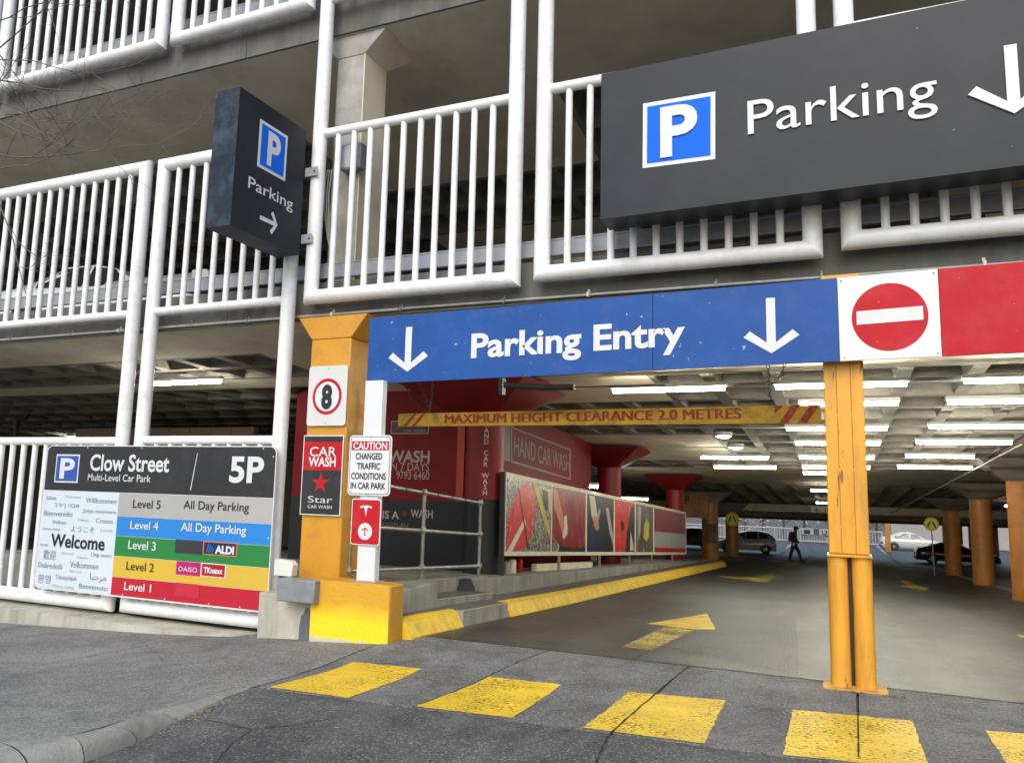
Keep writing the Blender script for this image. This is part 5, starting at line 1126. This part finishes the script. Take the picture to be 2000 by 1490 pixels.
def beam(u0, u1, vt, vb, y, mat, label, t=.3):
    a, b = atY(u0, vt, y), atY(u1, vb, y); c_ = atY(u0, vb, y)
    return tag(MB().box((a.x, y, c_.z), (b.x, y + t, a.z)).build('cross_beam', mat), label, 'beam')
a = atY(1500, 984, 44.5); b = atY(1500, 998, 44.5)
tag(MB().box((-14, 44.5, b.z), (XRt, 45.1, a.z)).build('cross_beam', soffitm), 'concrete cross beam over the far aisle with the hanging sign in front', 'beam')
a = atY(1500, 999, 57); b = atY(1500, 1009, 57)
tag(MB().box((-20, 57, b.z), (XRt, 57.4, a.z)).build('cross_beam', cream), 'pale cream edge beam at the far end of the aisle', 'beam')
tag(MB().box((-20, 58.6, atY(1500, 1013.5, 58.6).z), (XRt, 58.9, b.z + .3)).build('cross_beam', darkwall), 'dark edge beam below the cream one at the far end', 'beam')
# board with parking text, orange wall and posters beyond the banner
def bq(name, label, pix, y, mat, cat, t=.06): 
    pl_ = ('Y', y); a = bounds(pl_, *pix); th = thing(name, label, cat); sheet(th, 'panel', pl_, rect(*a), mat, t); return th, a
th, a = bq('tariff_board', 'dull orange board reading levels 1 to 3 and all paid parking', [(1331, 962), (1383, 1012)], 33, M('board_orange', (.30, .13, .05), .6, .1, 2), 'sign')
o_ = ('Y', 32.99); TP(th, 'P', o_, (1338, 984), (1338, 968), (1347, 984), black, bold=.03); TP(th, 'LEVELS', o_, (1352, 975), (1352, 969), (1379, 975), washdark); TP(th, '1 to 3', o_, (1357, 984), (1357, 978), (1376, 984), washdark)
TP(th, 'ALL', o_, (1330, 1004), (1330, 994), (1341, 1004), washdark); TP(th, 'PAID', o_, (1357, 1001), (1357, 996), (1374, 1001), washdark); TP(th, 'PARKING', o_, (1351, 1009), (1351, 1004), (1383, 1009), washdark)
th, a = bq('poster_board', 'small dark poster on the orange column beyond the banner', [(1383, 1022), (1400, 1060)], 34.8, M('poster_dark', (.09, .05, .055), .4, .4, 3), 'poster', .02)
th, a = bq('hanging_sign', 'grey hanging sign with a left arrow behind the steel column', [(1584, 988), (1696, 1004)], 34, M('hang_grey', (.30, .31, .30), .5, .05, 3), 'sign')
c = atY(1590, 996, 33.98); L_ = .28; sheet(th, 'arrow', ('Y', 33.98), [(c.x, c.z), (c.x + .12, c.z + .1), (c.x + .16, c.z + .07), (c.x + .1, c.z + .02), (c.x + L_, c.z + .02), (c.x + L_, c.z - .02), (c.x + .1, c.z - .02), (c.x + .16, c.z - .07), (c.x + .12, c.z - .1)], black, .003)
TP(th, 'n', ('Y', 33.98), (1611, 1000), (1611, 990), (1618, 1000), black, bold=.02)
# pedestrian crossing signs
py = M('ped_yellow', (.90, .84, .02), .4, .05, 3)
for u, v, y, r, ub, l in ((1430, 1013.5, 43.4, .22, None, 'round yellow pedestrian crossing sign on the left, in front of an orange column'), (1819, 1023.5, 34, .31, (1825, 1112), 'round yellow pedestrian crossing sign on a thin pole by the maroon car')):
    th = thing('pedestrian_sign', l, 'sign', 'yellow pedestrian crossing signs'); p = atY(u, v, y)
    s1 = (atY(u, v - 13.5, y).z - atY(u, v + 13.5, y).z) / 2
    MB().lathe((p.x, y, p.z), [(s1, .02), (s1, 0)], 'Y', 32).build('disc', py, th); ring(th, 'ring', ('Y', y - .004), p.x, p.z, s1 * .84, s1 * .88, black)
    for k in (-1, 1):
        k_ = s1; sheet(th, 'walking_leg', ('Y', y - .004), [(p.x + k * k_ * .04, p.z + k_ * .42), (p.x + k * k_ * .26, p.z + k_ * .42), (p.x + k * k_ * .62, p.z - k_ * .36), (p.x + k * k_ * .42, p.z - k_ * .44)], black, .003)
        sheet(th, 'foot', ('Y', y - .004), [(p.x + k * k_ * .42, p.z - k_ * .44), (p.x + k * k_ * .42 + .24 * k_, p.z - k_ * .44 - .02), (p.x + k * k_ * .42 + .26 * k_, p.z - k_ * .52), (p.x + k * k_ * .40, p.z - k_ * .54)], black, .003)
    if ub: zf = g(0, y); MB().tube((atY(1825, 1110, y).x, y + .05, zf), (p.x, y + .05, p.z + s1 * .7), .022, 10).build('pole', galv, th)
# ------------------------------------------------------------------ cars
tyre = M('tyre_rubber', (.015, .015, .015), .8, .1, 5); rim = M('wheel_alloy', (.35, .35, .36), .35, .1, 5, metal=.6); glass = M('car_glass', (.015, .018, .02), .06, .1, 3, spec=.8); lampr = M('tail_lamp', (.35, .01, .01), .2, .1, 3); lamph = M('head_lamp', (.6, .6, .6), .1, .1, 3); trim = M('car_trim', (.02, .02, .02), .5, .1, 3)
def car(loc, rz, top, L_, Wd, wheels, col, label, wins, rough=.22, group='cars parked inside the car park', rearlamp=None, headlamp=None, spoiler=False, rw=.31, name='parked_car', sill=.28):
    """top: list of (x, z_belt, z_top) stations from nose to tail"""
    th = thing(name, label, 'car', group); hw = Wd / 2
    body = M(name + '_paint_' + str(len(MATS)), col, rough, .03, 2, coat=.5)
    V = []; F = []; m = 11
    for i, (x, zb, zt) in enumerate(top):
        e = min(1, .80 + .2 * math.sin(math.pi * min(max(i / (len(top) - 1), .0), 1)) ** .45)
        h = hw * e; gw = hw * (.74 if zt - zb > .12 else .93) ; gw = h if zt - zb < .02 else gw
        half = [(h * .90, sill - .06), (h * .985, sill + .06), (h, sill + (zb - sill) * .5), (h * .975, zb - .03), (h * .94, zb)]
        if zt - zb > .12: half.append((gw * .86 * e + .05, zt - .05)); tp = gw * .7 * e
        else: half.append((h * .86, zb + (zt - zb) * .8)); tp = h * .6
        sec = [(a, b) for a, b in half[:5]] + [half[5]]
        row = [(x, -a, b) for a, b in sec] + [(x, 0, zt)] + [(x, a, b) for a, b in sec[::-1]]
        m = len(row); V += row
    n = len(top)
    for i in range(n - 1):
        for k in range(m - 1): F.append((i * m + k, i * m + k + 1, (i + 1) * m + k + 1, (i + 1) * m + k))
        F.append((i * m + m - 1, i * m, (i + 1) * m, (i + 1) * m + m - 1))
    F += [tuple(range(m))[::-1], tuple(range((n - 1) * m, n * m))]
    MB().add(V, F).build('body', body, th, ang=50)
    def side(x, z):
        for (xa, ba, ta), (xb, bb_, tb_) in zip(top, top[1:]):
            if min(xa, xb) <= x <= max(xa, xb):
                t = (x - xa) / (xb - xa); zb = ba + (bb_ - ba) * t; zt = ta + (tb_ - ta) * t
                k = (z - zb) / max(.05, (zt - .05 - zb)); return hw * (.94 + (.69 - .94) * max(0, min(1, k)))
        return hw * .9
    for w_ in wins:
        for s_ in (-1, 1):
            MB().prism([(x, s_ * (side(x, z) + .012), z) for x, z in w_], (0, s_ * .006, 0)).build('window', glass, th, smooth=False)
    for x in wheels:
        for s_ in (-1, 1):
            w_ = MB().lathe((x, s_ * (hw - .10), rw), [(rw * .62, -.10), (rw * .95, -.10), (rw, -.07), (rw, .07), (rw * .95, .10), (rw * .62, .10)], 'Y', 28).build('wheel', tyre, th)
            a_ = MB().lathe((x, s_ * (hw - .10), rw), [(.05, -.105), (rw * .60, -.092), (rw * .66, -.07), (rw * .66, .07), (rw * .6, .092), (.05, .105)], 'Y', 20)
            for k in range(5):
                t = k * 2 * math.pi / 5; c_, s2 = math.cos(t), math.sin(t); a_.add([(x + c_ * .05 - s2 * .02, s_ * (hw + .008), rw + s2 * .05 + c_ * .02), (x + c_ * .05 + s2 * .02, s_ * (hw + .008), rw + s2 * .05 - c_ * .02), (x + c_ * rw * .6 + s2 * .03, s_ * (hw + .001), rw + s2 * rw * .6 - c_ * .03), (x + c_ * rw * .6 - s2 * .03, s_ * (hw + .001), rw + s2 * rw * .6 + c_ * .03)], [(0, 1, 2, 3)])
            r_o = a_.build('rim', rim, th); r_o.parent = w_
            MB().path([(x + (rw + .045) * math.cos(t), s_ * (hw - .012), rw + (rw + .045) * math.sin(t)) for t in [R(-8 + 196 * k / 12) for k in range(13)]], .022, 6).build('wheel_arch', trim, th)
    xn, xt = top[0][0], top[-1][0]
    zt = top[-1][1]
    for s_ in (-1, 1):
        MB().box((xt - .16, s_ * hw * .80 - .06, zt - .22), (xt + .012, s_ * hw * .80 + .10, zt - .04)).build('tail_lamp', lampr, th, bevel=.02)
        MB().box((xn - .012, s_ * hw * .72 - .14, top[0][1] - .18), (xn + .2, s_ * hw * .72 + .12, top[0][1] - .03)).build('headlight', lamph, th, bevel=.02)
    MB().box((xn + .0, -hw * .86, sill - .04), (xt, hw * .86, sill + .1)).build('underbody', trim, th)
    if spoiler: MB().box((xt - .22, -hw * .75, zt + .12), (xt - .02, hw * .75, zt + .15)).box((xt - .15, -hw * .6, zt), (xt - .1, -hw * .56, zt + .12)).box((xt - .15, hw * .56, zt), (xt - .1, hw * .6, zt + .12)).build('spoiler', body, th)
    th.location = loc; th.rotation_euler = (0, 0, rz); return th
hatch = [(-1.9, .62, .64), (-1.75, .72, .74), (-1.2, .86, .92), (-.95, .88, .99), (-.35, .90, 1.40), (.2, .90, 1.50), (.9, .92, 1.50), (1.45, .94, 1.42), (1.72, .95, 1.2), (1.88, .96, .98), (1.92, .7, .72)]
sedan = [(-2.25, .60, .62), (-2.1, .72, .74), (-1.5, .84, .88), (-1.05, .88, .94), (-.35, .90, 1.36), (.1, .90, 1.45), (.7, .91, 1.44), (1.3, .93, 1.24), (1.75, .95, 1.03), (2.15, .96, .99), (2.28, .72, .74)]
coupe = [(-2.2, .52, .54), (-2.05, .62, .66), (-1.5, .76, .80), (-.85, .82, .88), (-.2, .84, 1.24), (.25, .85, 1.31), (.8, .86, 1.27), (1.4, .88, 1.06), (1.85, .89, .93), (2.1, .9, .92), (2.22, .66, .68)]
p = atY(1458, 1080, 55); car((p.x, 55, g(0, 55)), R(4), hatch, 3.8, 1.68, (-1.22, 1.25), (.50, .50, .48), 'silver hatchback facing left, seen between two orange columns', [[(-.75, .98), (-.35, 1.33), (-.05, 1.38), (-.05, .97)], [(.02, .97), (.02, 1.39), (.75, 1.40), (.75, .98)], [(.85, .99), (.85, 1.38), (1.3, 1.30), (1.5, 1.05)]])
p = atY(1779, 1070, 71); car((p.x, 71, g(0, 71)), R(184), sedan, 4.6, 1.76, (-1.42, 1.32), (.62, .62, .58), 'white sedan facing right in the background beyond the maroon car', [[(-.75, .96), (-.35, 1.30), (.1, 1.36), (.1, .96)], [(.18, .96), (.18, 1.37), (.7, 1.35), (1.25, 1.10), (1.2, .98)]])
p = atY(1868, 1100, 54); car((p.x, 54, g(0, 54)), R(180), coupe, 4.4, 1.75, (-1.35, 1.35), (.055, .008, .018), 'dark maroon coupe with a rear spoiler behind the orange columns', [[(-.65, .92), (-.2, 1.18), (.25, 1.24), (.25, .90)], [(.33, .90), (.33, 1.24), (.8, 1.2), (1.3, .98), (1.2, .92)]], spoiler=True)
p = atY(1372, 1082, 58); car((p.x - 1.0, 58, g(0, 58)), R(0), hatch, 3.8, 1.68, (-1.22, 1.25), (.12, .12, .12), 'grey car mostly hidden by the dull orange column', [[(-.75, .98), (-.35, 1.33), (-.05, 1.38), (-.05, .97)], [(.02, .97), (.02, 1.39), (.75, 1.40), (.75, .98)]])
car((-12.0, 9.9, 3.86), R(187), sedan, 4.6, 1.8, (-1.42, 1.32), (.62, .64, .64), 'white sedan parked on the middle level behind the far left railing', [[(-.75, .96), (-.35, 1.30), (.1, 1.36), (.1, .96)], [(.18, .96), (.18, 1.37), (.7, 1.35), (1.25, 1.10), (1.2, .98)]], group=None)
# ------------------------------------------------------------------ walking person
def person(loc):
    th = thing('person', 'person in dark clothes with a backpack and cap walking to the right', 'person')
    J = {'pel': (0, 0, .93, .13), 'bel': (.01, 0, 1.08, .125), 'ch': (.03, 0, 1.30, .15), 'nk': (.06, 0, 1.47, .065), 'hd': (.10, 0, 1.60, .095), 'hd2': (.11, 0, 1.68, .085),
         'hl': (0, -.10, .88, .095), 'kl': (-.13, -.10, .50, .07), 'al': (-.22, -.10, .10, .05), 'tl': (-.10, -.10, .05, .045), 'hr': (0, .10, .88, .095), 'kr': (.20, .10, .50, .07), 'ar': (.30, .10, .09, .05), 'tr': (.44, .10, .06, .045),
         'sl': (.03, -.18, 1.40, .075), 'el': (.10, -.24, 1.14, .052), 'wl': (.24, -.22, .94, .04), 'sr': (.03, .18, 1.40, .075), 'er': (-.08, .24, 1.14, .052), 'wr': (.02, .24, .90, .04)}
    names = list(J); idx = {n_: i for i, n_ in enumerate(names)}
    E_ = ['pel bel', 'bel ch', 'ch nk', 'nk hd', 'hd hd2', 'pel hl', 'hl kl', 'kl al', 'al tl', 'pel hr', 'hr kr', 'kr ar', 'ar tr', 'ch sl', 'sl el', 'el wl', 'ch sr', 'sr er', 'er wr']
    me = bpy.data.meshes.new('body'); me.from_pydata([J[n_][:3] for n_ in names], [tuple(idx[a] for a in e_.split()) for e_ in E_], [])
    o = bpy.data.objects.new('body', me); COL.objects.link(o); sk = o.modifiers.new('s', 'SKIN'); sk.use_smooth_shade = True
    for i, n_ in enumerate(names): me.skin_vertices[0].data[i].radius = (J[n_][3] * 1.25, J[n_][3] * 1.25)
    me.skin_vertices[0].data[0].use_root = True; sb_ = o.modifiers.new('u', 'SUBSURF'); sb_.levels = 2; sb_.render_levels = 2
    dg = bpy.context.evaluated_depsgraph_get(); dg.update(); m2 = bpy.data.meshes.new_from_object(o.evaluated_get(dg)); o.modifiers.clear(); o.data = m2
    cloth = M('dark_clothes', (.018, .019, .024), .9, .2, 8); skin = M('skin', (.35, .2, .14), .6, .05, 5)
    m2.materials.clear(); m2.materials.append(cloth); m2.materials.append(skin)
    for p_ in m2.polygons:
        c_ = p_.center
        if (c_.z > 1.5 and c_.x > .11 and c_.z < 1.68) or (c_.z < .95 and abs(c_.y) > .18 and c_.z > .8): p_.material_index = 1
    o.parent = th
    MB().lathe((.10, 0, 1.60), [(.11, 0), (.112, .06), (.09, .11), (.03, .14)], 'Z', 14).box((.19, -.06, 1.63), (.27, .06, 1.645)).build('cap', cloth, th)
    MB().hexa([(-.28, -.14, 1.02), (-.10, -.15, 1.0), (-.10, .15, 1.0), (-.28, .14, 1.02)], [(-.20, -.11, 1.46), (-.06, -.13, 1.46), (-.06, .13, 1.46), (-.20, .11, 1.46)]).build('backpack', M('backpack_navy', (.015, .017, .028), .8, .2, 8), th, bevel=.05)
    for s_ in (-1, 1): MB().box((-.25 if s_ < 0 else .26, s_ * .1 - .045, 0), (-.02 if s_ < 0 else .5, s_ * .1 + .045, .09)).build('shoe', trim, th, bevel=.03)
    th.location = loc; return th
p = onS(1552, 1098); person((p.x, p.y, p.z))
# ------------------------------------------------------------------ far end: white fence, trees, level sign, orange piers
fy = 76; gz_ = g(0, fy)
ff = thing('far_fence', 'white baluster fence across the far end of the aisle with trees behind', 'fence')
a = atY(1405, 1036, fy); b = atY(1722, 1036, fy); zt2 = atY(1500, 1030, fy).z; zb2 = atY(1500, 1053, fy).z
bm_ = MB(); x = a.x - 4
while x < b.x: bm_.tube((x, fy, zb2), (x, fy, zt2), .045, 6); x += .23
ffm = M('dull_white_fence', (.34, .34, .32), .5, .1, 2)
MB().tube((a.x - 4, fy, zt2), (b.x, fy, zt2), .07, 8).build('top_rail', ffm, ff); MB().tube((a.x - 4, fy, zb2), (b.x, fy, zb2), .07, 8).build('bottom_rail', ffm, ff)
stuff(bm_.build('balusters', ffm, ff))
for x in fr(a.x - 4, b.x, 8): MB().tube((x, fy - .02, gz_), (x, fy - .02, zt2), .09, 10).build('post', ffm, ff)
th, a = bq('level_sign', 'pale level sign reading L3 on the far fence beside the person', [(1566, 1031), (1640, 1046)], fy - .3, M('level_sign_grey', (.32, .33, .30), .5, .05, 3), 'sign')
TP(th, 'L3', ('Y', fy - .31), (1605, 1043), (1605, 1036), (1616, 1043), black, bold=.03); sheet(th, 'logo', ('Y', fy - .31), rect(*bounds(('Y', fy), (1589, 1032), (1600, 1044))), M('logo_dim', (.05, .05, .08), .5, .05, 3), .003); sheet(th, 'dark_panel', ('Y', fy - .31), rect(*bounds(('Y', fy), (1570, 1034), (1583, 1042))), washdark, .003)
for i, (u0, u1, v0, v1, y) in enumerate([(1728, 1740, 1018, 1062, 66), (1841, 1851, 1024, 1058, 62), (1867, 1882, 1026, 1078, 60), (1892, 1909, 1026, 1080, 60), (1930, 1952, 1028, 1083, 60)]):
    a, b = atY(u0, v0, y), atY(u1, v1, y); th = thing('orange_pier', ['orange pier left of the white sedan', 'narrow orange pier behind the right pedestrian sign', 'orange pier seen between the two nearer orange columns', 'orange pier just behind the column before the maroon car', 'wide orange pier right of the maroon car bonnet'][i], 'column', 'orange piers along the far side')
    MB().box((a.x, y, g(0, y)), (b.x, y + .5, a.z)).build('pier', M('far_orange', (.52, .24, .05), .6, .1, 2), th, bevel=.01)
a, b = atY(1740, 1018, 78), atY(1845, 1050, 78); struct(MB().box((a.x, 78, g(0, 78)), (b.x + 9, 78.3, a.z)).build('far_wall', M('far_wall_grey', (.34, .33, .31), .8, .1, 1)))
# trees beyond
bark = M('bark', (.12, .10, .08), .9, .3, 8, .4, 20)
def tree(x, y, z, h, label, seed, lm, spread=2.2, n=900):
    random.seed(seed); th = thing('tree', label, 'tree', 'trees beyond the far fence')
    t = MB(); t.path([(x, y, z), (x + .1, y, z + h * .3), (x - .1, y + .1, z + h * .6), (x, y, z + h * .95)], .16, 8, .03)
    cl = []
    for k in range(9):
        a = random.uniform(0, 6.28); zz0 = z + h * random.uniform(.2, .7); e_ = Vector((x + math.cos(a) * spread * random.uniform(.5, .9), y + math.sin(a) * spread * .8, zz0 + h * random.uniform(.1, .3)))
        t.path([(x, y, zz0), (Vector((x, y, zz0)) + e_) / 2 + Vector((0, 0, .1)), e_], .06, 6, .015); cl.append(e_)
    t.build('trunk', bark, th); c = MB()
    for k in range(n):
        e_ = random.choice(cl) + Vector([random.gauss(0, .45) for _ in range(3)]) * spread * .5; d = Vector([random.uniform(-1, 1) for _ in range(3)]).normalized() * random.uniform(.08, .2); s_ = d.orthogonal().normalized() * random.uniform(.05, .1)
        c.add([e_ - d, e_ + s_, e_ + d, e_ - s_], [(0, 1, 2, 3)])
    c.build('crown', lm, th, smooth=False)
lg1 = M('leaf_pale', (.38, .38, .30), .6, .4, 6); lg2 = M('leaf_pink', (.50, .40, .38), .6, .4, 6); lg3 = M('leaf_green', (.05, .08, .03), .6, .4, 6)
for i, (u, l, lm) in enumerate([(1380, 'dark green tree beyond the fence, leftmost', lg3), (1455, 'pale twiggy tree behind the silver hatchback', lg1), (1490, 'pinkish blossoming tree beyond the far fence', lg2), (1530, 'pale tree just left above the walking person', lg1), (1570, 'pinkish tree above the level sign', lg2), (1620, 'pale tree directly behind the level sign end', lg1), (1665, 'tree hidden mostly by the steel column', lg3), (1712, 'pale tree over the short fence piece right of the steel column', lg1), (1890, 'tree seen between the orange piers at right', lg3), (1960, 'tree at the far right beyond the orange piers', lg1)]):
    y = 84 + (i * 37 % 9); p = atY(u, 1060, y); tree(p.x, y, g(0, y) - .3, 5.5, l, 20 + i, lm)
# ------------------------------------------------------------------ bare tree reaching in from the left
random.seed(12)
bt_ = thing('bare_tree', 'leafless street tree reaching thin twigs in from the left edge', 'tree')
tw = M('twig_bark', (.13, .115, .10), .85, .3, 10)
tx_, ty_ = -9.6, 3.9
MB().path([(tx_, ty_, g(tx_, ty_) - .1), (tx_ + .05, ty_, 1.5), (tx_ - .05, ty_, 3.0), (tx_ + .1, ty_, 4.4), (tx_ + .1, ty_ + .1, 6.5)], .13, 12, .05).build('trunk', tw, bt_)
def grow(mb, p, d, l, r, lev):
    pts = [p.copy()]; n = 7; dd = d.copy()
    for i in range(n):
        dd = (dd + Vector((random.uniform(-.25, .25), random.uniform(-.2, .2), random.uniform(-.24, .24) + (.04 if lev < 2 else .0)))).normalized(); p = p + dd * (l / n); pts.append(p.copy())
    mb.path(pts, r, 5, r * .45)
    if lev < 3:
        for k in range(3 + (lev == 1)):
            i = random.randint(2, n); a = Vector([random.uniform(-1, 1) for _ in range(3)]); nd = (dd * 1.0 + a * .85).normalized(); grow(mb, pts[i], nd, l * random.uniform(.35, .6), r * .5, lev + 1)
S_ = [((-60, 130), (140, 60), .9), ((-60, 150), (110, 95), .9), ((-70, 235), (60, 270), .9), ((-60, 180), (150, 170), .8), ((-60, 330), (120, 400), 1.0), ((-60, 300), (150, 330), 1.0), ((-60, 60), (90, 20), .8), ((-40, 350), (110, 440), .8), ((-60, 290), (100, 350), .9), ((-60, 120), (100, 130), .9), ((-50, 215), (100, 230), .8)]
for k, (a, b, l) in enumerate(S_):
    y = 4.3 + .08 * k; A = atY(*a, y); B = atY(*b, y); root = Vector((tx_ + .05, ty_, 3.2 + .28 * k)); mb = MB()
    mb.path([root, root.lerp(A, .5) + Vector((0, 0, .12)), A], .022, 6, .011); grow(mb, A, (B - A).normalized(), (B - A).length * 1.15, .0085, 0); mb.build('branch', tw, bt_)
# the two long curved twigs that stand out against the soffit
for pts in ([(-40, 175), (0, 207), (45, 240), (80, 259), (105, 262), (130, 254), (150, 242), (165, 232), (180, 213), (185, 200)], [(45, 240), (85, 262), (110, 280), (128, 286), (152, 286)], [(0, 108), (40, 160), (70, 175), (95, 182), (118, 172), (125, 155)], [(10, 225), (40, 222), (75, 232), (100, 230), (120, 224)]):
    mb = MB(); mb.path([atY(u, v, 4.6) for u, v in pts], .0065, 6, .0025)
    for k in range(10):
        i = random.randint(1, len(pts) - 1); p_ = atY(*pts[i], 4.6); grow(mb, p_, Vector((random.uniform(-1, 1), 0, random.uniform(-1, .6))).normalized(), random.uniform(.15, .35), .003, 2)
    mb.build('twig', tw, bt_)
# ------------------------------------------------------------------ litter of dry leaves along kerb and walls
random.seed(5); lt = MB()
def leaf(x, y, s, f=g):
    z = f(x, y) + .004; a = random.uniform(0, 6.28); c_, s_ = math.cos(a) * s, math.sin(a) * s
    lt.add([(x - c_, y - s_, z), (x + s_ * .45, y - c_ * .45, z + random.uniform(0, .006)), (x + c_, y + s_, z + random.uniform(0, .004)), (x - s_ * .45, y + c_ * .45, z)], [(0, 1, 2, 3)])
for k in range(170):
    i = random.choice((4, 5, 5, 6, 6, 7)); t = random.random(); p_ = Pout[i].lerp(Pout[i + 1], t); leaf(p_.x + abs(random.gauss(0, .06)), p_.y - abs(random.gauss(0, .05)), random.uniform(.004, .013), dip)
for k in range(120): leaf(random.uniform(-11, -4), PYF - abs(random.gauss(0, .04)), random.uniform(.003, .009))
for k in range(110): leaf(-3.95 + abs(random.gauss(0, .12)), random.uniform(6.6, 10), random.uniform(.003, .010))
for k in range(150): leaf(random.uniform(-7, 3), random.uniform(3.8, 7.4), random.uniform(.003, .013))
for k in range(60): leaf(random.uniform(-3.5, 3), random.uniform(7.4, 12), random.uniform(.003, .008))
tag(stuff(lt.build('leaf_litter', [M('dry_leaf', (.30, .25, .17), .8, .5, 30)], smooth=False)), 'scattered dry leaf flakes on the driveway and along the kerb', 'leaves')
